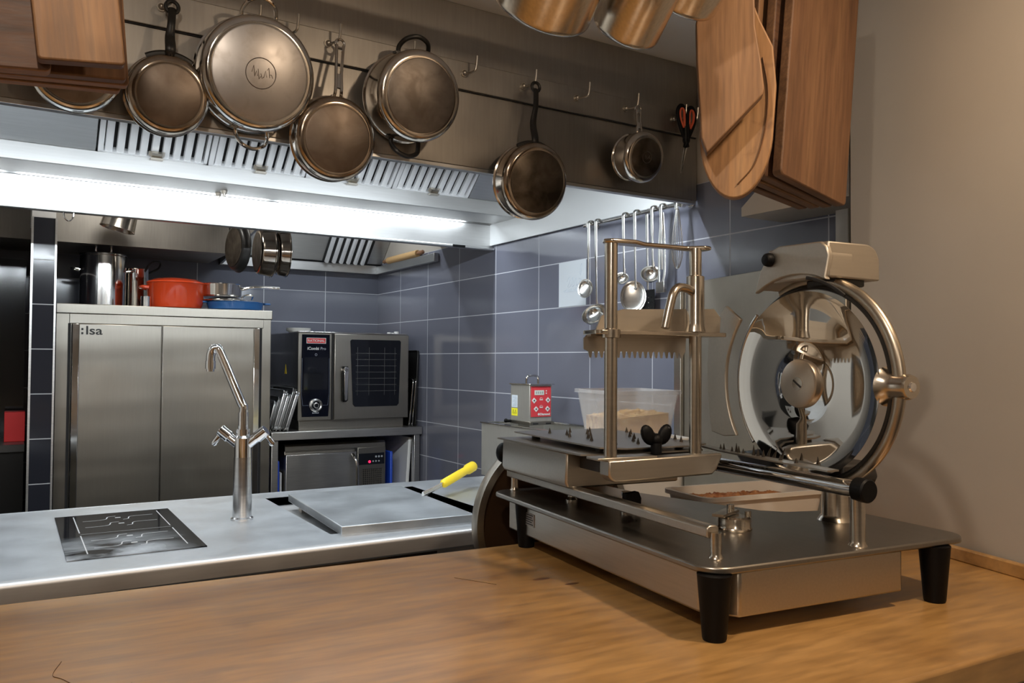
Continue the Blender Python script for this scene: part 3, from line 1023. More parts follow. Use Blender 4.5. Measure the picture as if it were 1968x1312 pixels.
# right stack of big boards
for k in range(4):
    lx = -0.012 * k
    nm = ('broad walnut board, front of the stack against the plaster wall', 'second walnut board in the stack against the plaster wall',
          'third board in the stack against the plaster wall, behind the second', 'rearmost board of the stack against the plaster wall')[k]
    board('chopping_board', nm, rrect(0.0, 0.262 + 0.012 * k, -0.003 * k, 0.50, 0.012), 0.022, (WALNUT, WALNUT_D, OAK, WALNUT_D)[k],
          (1.318 + 0.002 * k + lx, 1.100 + 0.033 * k, 1.803 + 0.004 * k), (0, d(7.5 - 0.8 * k), d(8)), BG)
# two dark boards seen edge-on behind the paddles
for k in range(2):
    board('chopping_board', ('dark board in the shadow behind the paddle boards', 'darkest narrow board deep in the shadow behind the paddles')[k],
          rrect(0, 0.14, 0, 0.30, 0.01), 0.024, WALNUT_D, (1.285 - 0.03 * k, 1.215 + 0.035 * k, 2.00 + 0.04 * k), (0, d(3), d(-8)), BG)
# paddle boards in front
pd1 = [(0.020, 0.0), (0.135, 0.105), (0.137, 0.115), (0.131, 0.16), (0.118, 0.23), (0.116, 0.30), (0.085, 0.36), (0.060, 0.44), (0.030, 0.44), (0.030, 0.36), (0.008, 0.31), (-0.004, 0.24), (-0.002, 0.17), (0.008, 0.03)]
pd1 = [(x * 0.88, z) for x, z in pd1]
board('paddle_board', 'pale oak paddle board with a slanted lower edge, in front of the round-ended one', pd1, 0.042, OAK, (1.092, 1.106, 1.812), (d(4), 0, d(-44)), BG, edge=BOARD_E)
pd2 = []
for k in range(25):
    t = PI + PI * k / 24
    pd2.append((0.082 + 0.080 * math.cos(t), 0.125 + 0.125 * math.sin(t)))
pd2 += [(0.165, 0.20), (0.155, 0.27), (0.125, 0.32), (0.105, 0.36), (0.100, 0.48), (0.070, 0.48), (0.065, 0.36), (0.040, 0.32), (0.012, 0.26), (0.000, 0.18)]
pd2 = [(x * 0.87, z * 1.08) for x, z in pd2]
rb = board('paddle_board', 'olive wood paddle board with rounded end and curved groove', pd2, 0.026, BEECH, (1.142, 1.160, 1.742), (0, d(2), d(-50)), BG, edge=OAK)
b = MB()
b.tube(smooth_path([(0.116, -0.0005, 0.27), (0.128, -0.0005, 0.205), (0.125, -0.0005, 0.13), (0.108, -0.0005, 0.065), (0.078, -0.0005, 0.026)], 8), 0.004, 8, flat=0.35, ref=(0, 1, 0))
b.build('groove', WALNUT, rb)

# left stack of boards
board('chopping_board', 'dark walnut board with cracks, left of the pale front board', rrect(-0.42, 0.045, 0.0, 0.42, 0.008), 0.026, WALNUT_D, (-0.003, 1.281, 1.812), (0, d(-5.5), 0), BG, edge=BOARD_LIT)
board('chopping_board', 'pale brown board at the front of the left stack', rrect(0, 0.108, 0, 0.40, 0.006), 0.024, OAK, (0.024, 1.250, 1.821), (0, d(-6.5), 0), BG)
board('chopping_board', 'second board of the left stack, edge seen under the front board', rrect(-0.40, 0.118, 0, 0.42, 0.006), 0.022, WALNUT, (0.022, 1.311, 1.821), (0, d(-5.0), 0), BG, edge=BOARD_E)
board('chopping_board', 'third board of the left stack, thin orange-brown edge below', rrect(-0.40, 0.122, 0, 0.42, 0.006), 0.022, WALNUT, (0.024, 1.340, 1.823), (0, d(-4.5), 0), BG, edge=BOARD_LIT)
board('chopping_board', 'rearmost board of the left stack, shortest at its right end', rrect(-0.38, 0.114, 0, 0.42, 0.006), 0.022, WALNUT, (0.024, 1.369, 1.823), (0, d(-4.0), 0), BG, edge=BOARD_LIT)

# saucepans hanging from the rack, their bases away from the diner
POTM = steel('hanging_pot_steel', (0.60, 0.53, 0.44), 0.21, (60, 60, 3), 0.04, 0.10)
def rack_pot(label, c, R, L, dirv, gx):
    dv = Vector(dirv).normalized()
    c = Vector(c)
    t = thing('saucepan', label, 'pan', c, (0, 0, 0), 'saucepans on the hanging rack')
    b = MB()
    pr = [(0.0, 0.0), (R - 0.012, 0.0)]
    for k in range(1, 7):
        q = PI / 2 * k / 6
        pr.append((R - 0.012 + 0.012 * math.sin(q), -0.012 + 0.012 * math.cos(q)))
    pr += [(R, -L), (R + 0.003, -L - 0.002), (R - 0.002, -L - 0.002), (R - 0.003, -0.006), (0, -0.004)]
    b.lathe(pr, (0, 0, 0), dv, 64)
    b.build('body', POTM, t)
    rim = -dv * L
    up = (Vector((0, 0, 1)) - dv * dv.z).normalized()
    p0 = rim + up * R * 0.99 + dv * 0.02
    hk = Vector((gx, 1.012, RACKZ + 0.004)) - c
    p1 = hk + Vector((0, 0, -0.02))
    b = MB()
    b.tube(smooth_path([p0, p0 + up * 0.02, p0.lerp(p1, 0.6), p1, hk + Vector((0, 0.006, 0.006)), hk + Vector((0, 0.018, -0.006))], 6), 0.005, 10)
    b.build('handle', STEEL_POL, t)
    return t
DV = (0.10, 0.77, -0.63)
rack_pot('largest steel saucepan hanging from the rack, left of the other two', (0.704, 1.06, 1.975), 0.081, 0.11, DV, 0.72)
rack_pot('slim steel saucepan hanging lowest, between the large one and the board side', (0.875, 1.06, 1.978), 0.059, 0.10, DV, 0.87)
rack_pot('steel saucepan hanging in front of the top of the oak paddle board', (0.999, 1.06, 2.060), 0.069, 0.09, DV, 0.96)
rack_pot('steel saucepan hanging above the big braising pan, cut by the top of the photo', (0.319, 1.06, 1.922), 0.046, 0.09, DV, 0.31)
rack_pot('steel saucepan barely showing at the top of the photo, above the stew pot', (0.553, 1.06, 2.000), 0.042, 0.09, DV, 0.55)

# ================================================================== utensils on the right wall
ur = thing('utensil_rail', 'steel rail with hooks on the tiled wall under the hood end', 'rail', (2.045, 2.43, 1.990))
b = MB()
b.cyl((0, -0.33, 0), (0, 0.30, 0), 0.007, n=16)
b.build('bar', STEEL_POL, ur)
for y in (-0.29, 0.26):
    b = MB()
    b.cyl((0, y, 0), (0.044, y, 0), 0.006, n=12)
    b.cyl((0.036, y, 0), (0.044, y, 0), 0.014, n=20)
    b.cyl((-0.012, y, 0), (0.004, y, 0), 0.014, n=20)
    b.build('bracket', STEEL_POL, ur)

UTEN = steel('utensil_steel', (0.70, 0.69, 0.66), 0.18, (3, 3, 40), 0.05, 0.05)
def utensil(name, label, cat, Y, Lh, kind, w=0.03, tip=0.0, lean=0.0, x=2.030):
    """hangs by a flat handle from the rail, working end down; local -x faces the kitchen"""
    t = thing(name, label, cat, (x, Y, 1.990), (d(lean), 0, 0), 'utensils on the wall rail')
    b = MB()
    b.tube(smooth_path([(0.017, 0, -0.002), (0.016, 0, 0.010), (0.004, 0, 0.014), (-0.006, 0, 0.006), (-0.006, 0, -0.02), (-0.003, 0, -Lh * 0.5), (0, 0, -Lh)], 6), [0.0085] * 30 + [0.006] * 7, 10, flat=0.32, ref=(0, 1, 0))
    hd = b.build('handle', UTEN, t)
    b = MB()
    if kind in ('ladle', 'spoon', 'skimmer'):
        dp = {'ladle': 0.8, 'spoon': 0.35, 'skimmer': 0.18}[kind]
        ax = Vector((-0.62, -0.55 + tip, 0.55)).normalized() if kind == 'ladle' else Vector((-0.70, -0.62 + tip, 0.22)).normalized()
        c = Vector((-0.012, 0, -Lh - w * 0.75))
        pr = []
        for k in range(13):
            q = PI / 2 * k / 12
            pr.append((w * math.sin(q), -w * dp * math.cos(q)))
        pr.append((w + 0.002, 0.001))
        pr += [((w - 0.0015) * math.sin(PI / 2 * k / 12), -(w * dp - 0.0015) * math.cos(PI / 2 * k / 12)) for k in range(12, -1, -1)]
        b.X = Matrix.Translation(c) @ Matrix.Diagonal((1, 1, 1.28 if kind != 'ladle' else 1.0, 1)) @ Matrix.Translation(-c)
        b.lathe(pr, c, ax, 40)
        b.X = None
        b.tube([(0, 0, -Lh + 0.02), (0.002, 0, -Lh), (-0.004, 0, -Lh - w * 0.10)], [0.006, 0.007, 0.009], 10, flat=0.4, ref=(0, 1, 0))
        b.build('bowl', UTEN, t)
    elif kind == 'whisk':
        for k in range(8):
            a = PI * k / 8
            dx, dy = math.cos(a), math.sin(a)
            pts = [(dx * w * s_ , dy * w * s_, z) for s_, z in ((0.25, -Lh), (0.75, -Lh - 0.08), (1.0, -Lh - 0.15), (0.55, -Lh - 0.20), (0, -Lh - 0.215), (-0.55, -Lh - 0.20), (-1.0, -Lh - 0.15), (-0.75, -Lh - 0.08), (-0.25, -Lh))]
            b.tube(smooth_path(pts, 4), 0.0011, 6)
        b.build('wires', UTEN, t)
    elif kind == 'turner':
        b.box(-0.003, 0.0, -w, w, -Lh - 0.13, -Lh)
        bl = b.build('blade', BLACK, t, 0.001)
        b = MB()
        for i in range(4):
            for k in range(5):
                b.cyl((-0.0032, -w * 0.66 + i * w * 0.44, -Lh - 0.03 - k * 0.019), (-0.0042, -w * 0.66 + i * w * 0.44, -Lh - 0.03 - k * 0.019), 0.0022, n=8)
        b.build('holes', STEEL_POL, bl)
    elif kind == 'tongs':
        for s in (-1, 1):
            b.tube(smooth_path([(0, s * 0.004, -0.02), (0, s * 0.012, -Lh * 0.5), (0, s * 0.016, -Lh), (-0.006, s * 0.010, -Lh - 0.05)], 5), 0.007, 8, flat=0.25, ref=(0, 1, 0))
        b.box(-0.010, 0.004, -0.022, 0.022, -Lh - 0.085, -Lh - 0.045)
        b.build('jaws', UTEN, t, 0.002)
    return t
utensil('serving_spoon', 'steel serving spoon on the rail, nearest the white paper sheet', 'spoon', 2.672, 0.245, 'spoon', 0.030, 0.1, 3)
utensil('ladle', 'largest steel ladle, hanging lowest by the white paper sheet', 'ladle', 2.625, 0.335, 'ladle', 0.052, 0.25, 0)
utensil('ladle', 'small steel ladle seen left of the flat skimmer, between the slicer posts', 'ladle', 2.451, 0.225, 'ladle', 0.026, -0.2)
utensil('skimmer', 'flat round skimmer with a hammered disc between the slicer posts', 'skimmer', 2.383, 0.285, 'skimmer', 0.047, -0.1)
utensil('ladle', 'medium steel ladle right of the flat skimmer', 'ladle', 2.285, 0.215, 'ladle', 0.035, -0.1)
utensil('tongs', 'slim steel tongs hanging between the medium ladle and the whisk', 'tongs', 2.236, 0.23, 'tongs', 0.02)
utensil('whisk', 'wire whisk hanging at the right end of the utensil rail', 'whisk', 2.155, 0.02, 'whisk', 0.020)
utensil('spatula', 'black perforated turner hanging behind the flat skimmer', 'spatula', 2.345, 0.295, 'turner', 0.040, x=2.058)

# white sheet with faint grey script taped on the tiles
nt_ = thing('paper_sheet', 'white paper sheet with faint grey script stuck on the tiles', 'paper', (XR - 0.0015, 2.873, 1.762), (0, 0, 0))
b = MB()
b.box(-0.0015, 0.0005, -0.100, 0.100, -0.099, 0.099)
sh = b.build('sheet', PAPER, nt_)
b = MB()
def scr_line(pts, r=0.0010):
    b.tube(smooth_path([(-0.0016, -p[0], p[1]) for p in pts], 5), r, 5)
scr_line([(-0.035, 0.010), (-0.020, 0.030), (-0.015, 0.012), (-0.030, -0.012), (-0.010, -0.010), (0.005, 0.028), (0.010, 0.008), (-0.002, -0.012), (0.016, -0.008), (0.030, 0.022), (0.034, 0.002), (0.030, -0.012), (0.045, -0.004)])
scr_line([(0.050, 0.020), (0.072, 0.010), (0.074, -0.012), (0.056, -0.018), (0.050, 0.0), (0.064, 0.008)])
scr_line([(0.058, 0.035), (0.064, 0.072), (0.072, 0.080), (0.070, 0.055), (0.062, 0.030)])
for k in range(9):
    x = -0.062 + k * 0.011
    scr_line([(x, -0.034), (x + 0.004, -0.028 + 0.004 * (k % 3)), (x + 0.007, -0.036), (x + 0.011, -0.034)], 0.0008)
b.build('script', INK, sh)

# ================================================================== sous-vide bath and circulator
bath = thing('water_bath', 'low stainless water bath by the tiled wall at the end of the island', 'water bath', (1.78, 2.20, WT))
b = MB()
W_, D_, H_ = 0.292, 0.925, 0.227
b.box(0, 0.012, 0, D_, 0, H_)
b.box(W_ - 0.012, W_, 0, D_, 0, H_)
b.box(0.012, W_ - 0.012, 0, 0.012, 0, H_)
b.box(0.012, W_ - 0.012, D_ - 0.012, D_, 0, H_)
b.box(0.012, W_ - 0.012, 0.012, D_ - 0.012, 0.0, 0.03)
b.build('basin', STEEL_BATH, bath)
b = MB()
for x0, x1, y0, y1 in ((-0.006, 0.016, -0.006, D_ + 0.006), (W_ - 0.016, W_ + 0.006, -0.006, D_ + 0.006), (0.016, W_ - 0.016, -0.006, 0.016), (0.016, W_ - 0.016, D_ - 0.016, D_ + 0.006)):
    b.box(x0, x1, y0, y1, H_, H_ + 0.006)
b.build('rim', STEEL_POL, bath, 0.002)
MB().box(0.012, W_ - 0.012, 0.012, D_ - 0.012, 0.12, 0.124).build('water', mat('bath_water', (0.8, 0.9, 0.95), 0.03, trans=0.9, ior=1.33), bath)

ci = thing('immersion_circulator', 'boxy immersion circulator with red control panel standing on the water bath', 'circulator', (1.853, 2.85, 1.153))
b = MB()
X_, Y_ = 0.112, 0.150
b.prism([(0, 0), (X_, 0), (X_, Y_), (0, Y_)], (0, 0, 0.014), (1, 0, 0), (0, 1, 0), (0, 0, 0.154))
b.build('housing', STEEL_BATH, ci, 0.002)
b = MB()
b.box(-0.006, X_ + 0.006, -0.014, Y_ + 0.004, 0.168, 0.173)
b.build('cover', STEEL_POL, ci, 0.001)
b = MB()
b.box(-0.004, X_ + 0.004, -0.012, Y_, 0.0, 0.014)
b.build('bridge', STEEL_DOOR, ci, 0.001)
b = MB()
for x0 in (0.01, 0.075):
    b.box(x0, x0 + 0.026, -0.0135, -0.0115, 0.003, 0.009)
b.build('slots', DARK, ci)
b = MB()
b.tube(smooth_path([(0.03, 0.07, 0.172), (0.03, 0.07, 0.190), (0.035, 0.07, 0.203), (0.048, 0.07, 0.206), (0.072, 0.07, 0.206), (0.085, 0.07, 0.203), (0.09, 0.07, 0.190), (0.09, 0.07, 0.172)], 5), 0.0048, 10)
b.build('handle', STEEL_POL, ci)
b = MB()
b.prism([(0, 0), (0.100, 0), (0.100, 0.128), (0, 0.128)], (0.006, -0.001, 0.034), (1, 0, 0), (0, 0, 1), (0, -0.003, 0))
rp = b.build('control_panel', REDP, ci, 0.001)
b = MB()
b.box(0.022, 0.070, -0.0055, -0.0038, 0.126, 0.146)
b.build('display', mat('lcd_grey', (0.62, 0.66, 0.60), 0.4), rp)
b = MB()
for k in range(4):
    b.box(0.028 + k * 0.010, 0.034 + k * 0.010, -0.0060, -0.0054, 0.131, 0.141)
b.build('digits', mat('lcd_dark', (0.33, 0.36, 0.34), 0.5), rp)
for (x, z) in ((0.020, 0.103), (0.090, 0.104), (0.030, 0.067), (0.088, 0.067)):
    b = MB()
    b.prism([(-0.012, 0), (0, -0.012), (0.012, 0), (0, 0.012)], (x, -0.0038, z), (1, 0, 0), (0, 0, 1), (0, -0.002, 0))
    bt = b.build('button', WHITEP, rp)
    MB().box(x - 0.003, x + 0.003, -0.0064, -0.0057, z - 0.003, z + 0.003).build('mark', INKB, bt)
b = MB()
for z in (0.106, 0.074):
    b.arc((0.056, -0.0045, z), (1, 0, 0), (0, 0, 1), 0.008, 0.4, 2.7, 0.0008, 12, 5)
    b.box(0.048, 0.064, -0.0050, -0.0042, z - 0.002, z + 0.002)
for z in (0.143, 0.133):
    b.box(0.079, 0.084, -0.0050, -0.0042, z - 0.0025, z + 0.0025)
b.build('printing', WHITEP, rp)
b = MB()
b.prism([(0.038, 0.045), (0.044, 0.039), (0.050, 0.045), (0.044, 0.051)], (0, -0.0041, 0), (1, 0, 0), (0, 0, 1), (0, -0.0008, 0))
b.build('emblem', WHITEP, rp)
text('Diamond', 0.0135, WHITEP, rp, 'lettering', (0.050, -0.0046, 0.0405), (PI / 2, 0, 0), bold=0.0004)
b = MB()
b.box(-0.0012, 0.0002, 0.095, 0.140, 0.070, 0.122)
lb = b.build('data_label', mat('pale_label', (0.60, 0.66, 0.72), 0.5), ci)
b = MB()
for k in range(7):
    b.box(-0.0016, -0.0010, 0.100, 0.133 - 0.008 * (k % 3), 0.076 + k * 0.006, 0.0785 + k * 0.006)
b.build('printing', INK, lb)
b = MB()
b.box(-0.0012, 0.0002, 0.094, 0.141, 0.034, 0.066)
lb = b.build('warning_label', mat('yellow_label', (0.85, 0.78, 0.03), 0.5), ci)
b = MB()
for k in range(2):
    y = 0.108 + 0.018 * k
    b.tube([(-0.0014, y - 0.007, 0.044), (-0.0014, y, 0.060), (-0.0014, y + 0.007, 0.044), (-0.0014, y - 0.007, 0.044)], 0.0008, 5)
b.build('printing', INKB, lb)
b = MB()
b.cyl((-0.006, Y_ - 0.01, 0.010), (-0.030, Y_ - 0.01, 0.010), 0.006, n=12)
b.ball((-0.030, Y_ - 0.01, 0.012), 0.009, 12)
b.build('clamp_screw', BLACK, ci)
b = MB()
b.box(0.02, X_ - 0.02, 0.03, Y_ - 0.03, -0.12, 0.0)
b.build('heating_cage', STEEL_POL, ci)

# ================================================================== tall cupboard
cb = thing('steel_cupboard', 'tall two-door stainless cupboard at the rear wall with pots on top', 'cupboard', (0.182, 4.39, 0))
W_ = 1.010
b = MB()
b.box(0, W_, 0.0, 0.62, 0, 1.635)
b.build('body', STEEL_DOOR, cb, 0.002)
b = MB()
b.box(-0.001, W_ + 0.004, -0.012, 0.625, 1.635, 1.682)
b.build('top_panel', STEEL_DOOR, cb, 0.003)
b = MB()
b.box(0.055, W_ - 0.042, -0.010, 0.0, 1.588, 1.634)
b.build('header', STEEL_DOOR, cb, 0.002)
b = MB()
b.box(0.050, 0.062, -0.003, 0.002, 0.15, 1.588)
b.box(W_ - 0.060, W_ - 0.048, -0.003, 0.002, 0.15, 1.588)
b.build('side_gap', DARK, cb)
for k, (x0, x1) in enumerate(((0.064, 0.462), (0.466, 0.948))):
    b = MB()
    b.box(x0, x1, -0.016, 0.0, 0.15, 1.586)
    dr = b.build('door', STEEL_DOOR, cb, 0.003)
    b = MB()
    xh = (x0 + 0.002, x0 + 0.034) if k == 0 else (x1 - 0.034, x1 - 0.002)
    b.box(xh[0], xh[1], -0.024, -0.016, 0.15, 1.586)
    b.build('door_pull', STEEL_POL, dr, 0.003)
    if k == 0:
        text('lsa', 0.058, INKB, dr, 'lettering', (0.122, -0.0165, 1.536), (PI / 2, 0, 0), sx=1.25, bold=0.0008)
        b = MB()
        b.box(0.105, 0.114, -0.0175, -0.016, 1.536, 1.546)
        b.box(0.105, 0.114, -0.0175, -0.016, 1.556, 1.566)
        b.build('emblem', INKB, dr)
CT = 1.682
TOPG = 'cookware on top of the cupboard'
# stockpot with lid
t = thing('stockpot', 'tall shiny stockpot with lid on the left of the cupboard top', 'pot', (0.40, 4.66, CT), (0, 0, 0), TOPG)
MB().lathe([(0, 0), (0.105, 0), (0.108, 0.004), (0.108, 0.262), (0.112, 0.266), (0.112, 0.270), (0.105, 0.268), (0.105, 0.01), (0, 0.01)], (0, 0, 0), n=48).build('body', STEEL_POL, t)
ld = MB().lathe([(0, 0.292), (0.05, 0.288), (0.09, 0.280), (0.112, 0.273), (0.112, 0.271), (0, 0.272)], (0, 0, 0), n=48).build('lid', STEEL_POL, t)
b = MB()
b.tube(smooth_path([(-0.035, 0, 0.286), (-0.035, 0, 0.312), (-0.022, 0, 0.326), (0.022, 0, 0.326), (0.035, 0, 0.312), (0.035, 0, 0.286)], 5), 0.006, 10)
b.build('lid_handle', STEEL_POL, ld)
for s in (-1, 1):
    b = MB()
    b.tube(smooth_path([(s * 0.106, -0.035, 0.19), (s * 0.135, -0.035, 0.195), (s * 0.145, 0, 0.196), (s * 0.135, 0.035, 0.195), (s * 0.106, 0.035, 0.19)], 5), 0.005, 10)
    b.build('side_handle', STEEL_POL, t)
# narrow pot with raised handles behind
t = thing('saucepan', 'narrow tall steel pot with a raised dark handle right of the stockpot', 'pot', (0.565, 4.78, CT), (0, 0, d(20)), TOPG)
MB().lathe([(0, 0), (0.066, 0), (0.068, 0.004), (0.068, 0.215), (0.071, 0.220), (0.066, 0.220), (0.065, 0.01), (0, 0.01)], (0, 0, 0), n=40).build('body', STEEL_POL, t)
b = MB()
b.tube(smooth_path([(0.02, -0.062, 0.205), (0.045, -0.075, 0.25), (0.08, -0.07, 0.266), (0.115, -0.05, 0.262), (0.120, -0.02, 0.235), (0.095, 0.0, 0.215), (0.067, 0.0, 0.20)], 6), 0.0055, 10)
b.build('handle', BLACKIRON, t)
b = MB()
b.lathe([(0, 0), (0.024, 0), (0.024, 0.052), (0.022, 0.052), (0.022, 0.004), (0, 0.004)], (0, 0, 0), n=24)
tag(b.build('steel_cup', STEEL_POL, loc=(0.575, 4.43, CT)), 'tiny steel cup between the pots and the red casserole', 'cup')
# red casserole
t = thing('casserole', 'red enamel casserole with lid in the middle of the cupboard top', 'casserole', (0.735, 4.55, CT), (0, 0, 0), TOPG)
MB().lathe([(0, 0), (0.115, 0), (0.128, 0.006), (0.136, 0.03), (0.142, 0.128), (0.145, 0.132), (0.136, 0.132), (0.130, 0.02), (0, 0.02)], (0, 0, 0), n=48).build('body', ENAMEL_R, t)
MB().lathe([(0, 0.164), (0.05, 0.162), (0.11, 0.154), (0.142, 0.140), (0.146, 0.133), (0, 0.133)], (0, 0, 0), n=48).build('lid', ENAMEL_R, t)
for s in (-1, 1):
    b = MB()
    b.tube(smooth_path([(s * 0.135, -0.045, 0.105), (s * 0.163, -0.035, 0.108), (s * 0.170, 0, 0.108), (s * 0.163, 0.035, 0.108), (s * 0.135, 0.045, 0.105)], 5), 0.009, 10)
    b.build('lug', ENAMEL_R, t)
# blue dish, lid and saute pan stacked at the right
t = thing('roasting_dish', 'blue enamel dish with lug handles at the right of the cupboard top', 'dish', (1.035, 4.53, CT), (0, 0, 0), TOPG)
b = MB()
b.X = Matrix.Diagonal((1.0, 0.8, 1, 1))
b.lathe([(0, 0), (0.125, 0), (0.140, 0.008), (0.150, 0.045), (0.154, 0.047), (0.150, 0.049), (0.140, 0.040), (0.128, 0.012), (0, 0.012)], (0, 0, 0), n=48)
b.build('body', ENAMEL_B, t)
for s in (-1, 1):
    b = MB()
    b.prism(rrect(0, 0.036, -0.035, 0.035, 0.015), (s * 0.148 - (0.036 if s < 0 else 0), 0, 0.038), (1, 0, 0), (0, 1, 0), (0, 0, 0.010))
    b.build('lug', ENAMEL_B, t, 0.003)
t = thing('pot_cover', 'flat steel pot cover lying on the blue dish', 'lid', (0.985, 4.53, CT + 0.049), (0, 0, 0), TOPG)
MB().lathe([(0, 0.022), (0.06, 0.020), (0.118, 0.008), (0.124, 0.002), (0.124, 0), (0, 0)], (0, 0, 0), n=40).build('plate', STEEL_POL, t)
b = MB()
b.tube(smooth_path([(0.06, -0.10, 0.016), (0.075, -0.13, 0.03), (0.11, -0.125, 0.03), (0.115, -0.085, 0.012)], 5), 0.0045, 8)
b.build('handle', STEEL_POL, t)
t = thing('saute_pan', 'steel saute pan with a long handle stacked on the lid at the right', 'pan', (0.960, 4.55, CT + 0.073), (0, 0, 0), TOPG)
MB().lathe([(0, 0), (0.098, 0), (0.108, 0.008), (0.112, 0.066), (0.115, 0.069), (0.109, 0.068), (0.104, 0.012), (0, 0.01)], (0, 0, 0), n=48).build('body', STEEL_POL, t)
b = MB()
b.tube(smooth_path([(0.105, -0.03, 0.045), (0.16, -0.05, 0.058), (0.23, -0.06, 0.062), (0.30, -0.068, 0.060)], 6), 0.008, 10, flat=0.5, ref=(0, 0, 1))
b.build('handle', STEEL_POL, t)

# small pot hung upside down under the bulkhead rail
t = thing('hanging_pot', 'small steel pot hanging mouth down under the grey bulkhead', 'pot', (0.432, 4.36, 2.050), (d(1), d(14), 0))
MB().lathe([(0.078, 0), (0.081, 0.001), (0.079, 0.005), (0.070, 0.105), (0.062, 0.112), (0, 0.112), (0, 0.109), (0.06, 0.109), (0.067, 0.10), (0.076, 0.002)], (0, 0, 0), n=48).build('body', SIDE, t)
b = MB()
b.tube(smooth_path([(0.07, 0, 0.08), (0.10, 0.02, 0.14), (0.11, 0.08, 0.22), (0.10, 0.17, 0.26), (0.10, 0.195, 0.25)], 5), 0.005, 8)
b.build('handle', STEEL_POL, t)

# pans hung side by side near the rear hood
hr = thing('pot_hanger', 'dark bar under the ceiling that holds the three rear pans', 'rail', (1.02, 4.05, 2.22))
b = MB()
b.box(-0.30, 0.20, -0.012, 0.012, 0, 0.018)
b.cyl((-0.2, 0, 0.018), (-0.2, 0, ZC - 2.22), 0.006, n=10)
b.cyl((0.15, 0, 0.018), (0.15, 0, ZC - 2.22), 0.006, n=10)
b.build('bar', BLACKIRON, hr)
def side_pan(label, X, Z, R, hgt, yawd, m, mb):
    t = thing('frying_pan', label, 'pan', (X, 4.05, Z), (0, 0, d(yawd)), 'pans hanging by the rear hood')
    a = (0, -1, 0)
    po, pi_ = pan_body(R, R * 0.80, hgt, 0.018)
    MB().lathe(po + [(0.0, hgt)] + pi_, (0, 0, 0), a, 48).build('body', m, t)
    MB().lathe([(R * 0.78, hgt - 0.001), (R * 0.78, hgt + 0.002), (0, hgt + 0.002)], (0, 0, 0), a, 48).build('base', mb, t)
    b = MB()
    b.tube(smooth_path([(0, -0.01, R - 0.002), (0, -0.02, R + 0.03), (0, -0.012, 2.20 - Z), (0, 0.0, 2.240 - Z), (0, 0.004, 2.246 - Z)], 5), 0.007, 8, flat=0.5, ref=(1, 0, 0))
    b.build('handle', BLACKIRON, t)
side_pan('dark frying pan hanging face out, left of the two edge-on pans', 0.945, 1.965, 0.118, 0.035, -79, BLACKIRON, BASE_DARK)
side_pan('steel pan seen edge-on, middle of three pans by the rear hood', 1.095, 1.952, 0.120, 0.070, -91, SIDE_BROWN, BASE_GREY)
side_pan('steel pan seen edge-on, rightmost of three pans by the rear hood', 1.170, 1.955, 0.118, 0.055, -93, SIDE_BROWN, BASE_GREY)

# ================================================================== rear hood over the oven
rh = thing('oven_hood', 'smaller stainless hood over the combi oven in the rear corner', 'hood', (1.06, 4.16, 1.99))
b = MB()
W_, D_ = XR - 1.06 - 0.004, YB - 4.16 - 0.004
b.box(0, W_, 0, 0.014, 0.105, 0.484)
b.prism([(0.014, 0.105), (D_, 0.0), (D_, 0.484), (0.014, 0.484)], (0, 0, 0), (0, 1, 0), (0, 0, 1), (0.014, 0, 0))
b.build('shell', STEEL_H, rh)
b = MB()
b.box(0, W_, D_ - 0.04, D_, 0.0, 0.058)
b.box(W_ - 0.03, W_, 0.014, D_ - 0.04, 0.0, 0.050)
b.build('inner_rim', STEEL_H, rh, 0.002)
b = MB()
FA2, FB2 = Vector((0, D_ - 0.06, 0.065)), Vector((0, D_ - 0.44, 0.43))
f2 = (FB2 - FA2)
l2 = f2.length
f2.normalize()
n2 = Vector((0, -f2.z, f2.y))
if n2.y > 0:
    n2 = -n2
b.prism([(0.014, 0), (W_, 0), (W_, l2), (0.014, l2)], FA2, (1, 0, 0), f2, -n2 * 0.01)
b.build('back_plate', STEEL_H, rh)
fl2 = MB().prism([(0.62, 0), (0.92, 0), (0.92, l2 * 0.8), (0.62, l2 * 0.8)], FA2 + n2 * 0.002, (1, 0, 0), f2, n2 * 0.006).build('grease_filter', DARK, rh)
for k in range(6):
    b = MB()
    x0 = 0.632 + 0.048 * k
    b.prism([(0, 0), (0.008, 0.014), (0.022, 0.014), (0.030, 0)], FA2 + n2 * 0.008 + Vector((x0, 0, 0)), (1, 0, 0), n2, f2 * l2 * 0.8)
    b.build('baffle', FILTER, fl2)
b = MB()
b.box(0.27, 0.71, 0.22, 0.30, 0.447, 0.468)
lp = b.build('strip_lamp', STEEL_H, rh)
MB().box(0.29, 0.69, 0.235, 0.285, 0.441, 0.447).build('lens', LENS, lp)
t = thing('rolling_pin', 'pale wooden rolling pin lying on the inner ledge of the rear hood', 'rolling pin', (2.058, 4.60, 2.061))
b = MB()
b.cyl((0, -0.20, 0), (0, 0.24, 0), 0.021, n=20)
b.build('roller', mat('pale_wood', (0.55, 0.34, 0.15), 0.5), t, 0.004)
for s, y in ((-1, -0.20), (1, 0.24)):
    b = MB()
    b.lathe([(0, 0), (0.008, 0), (0.013, 0.03), (0.012, 0.07), (0, 0.08)], (0, y, 0), (0, s, 0), 16)
    b.build('handle', mat('brown_handle', (0.25, 0.12, 0.06), 0.5), t)

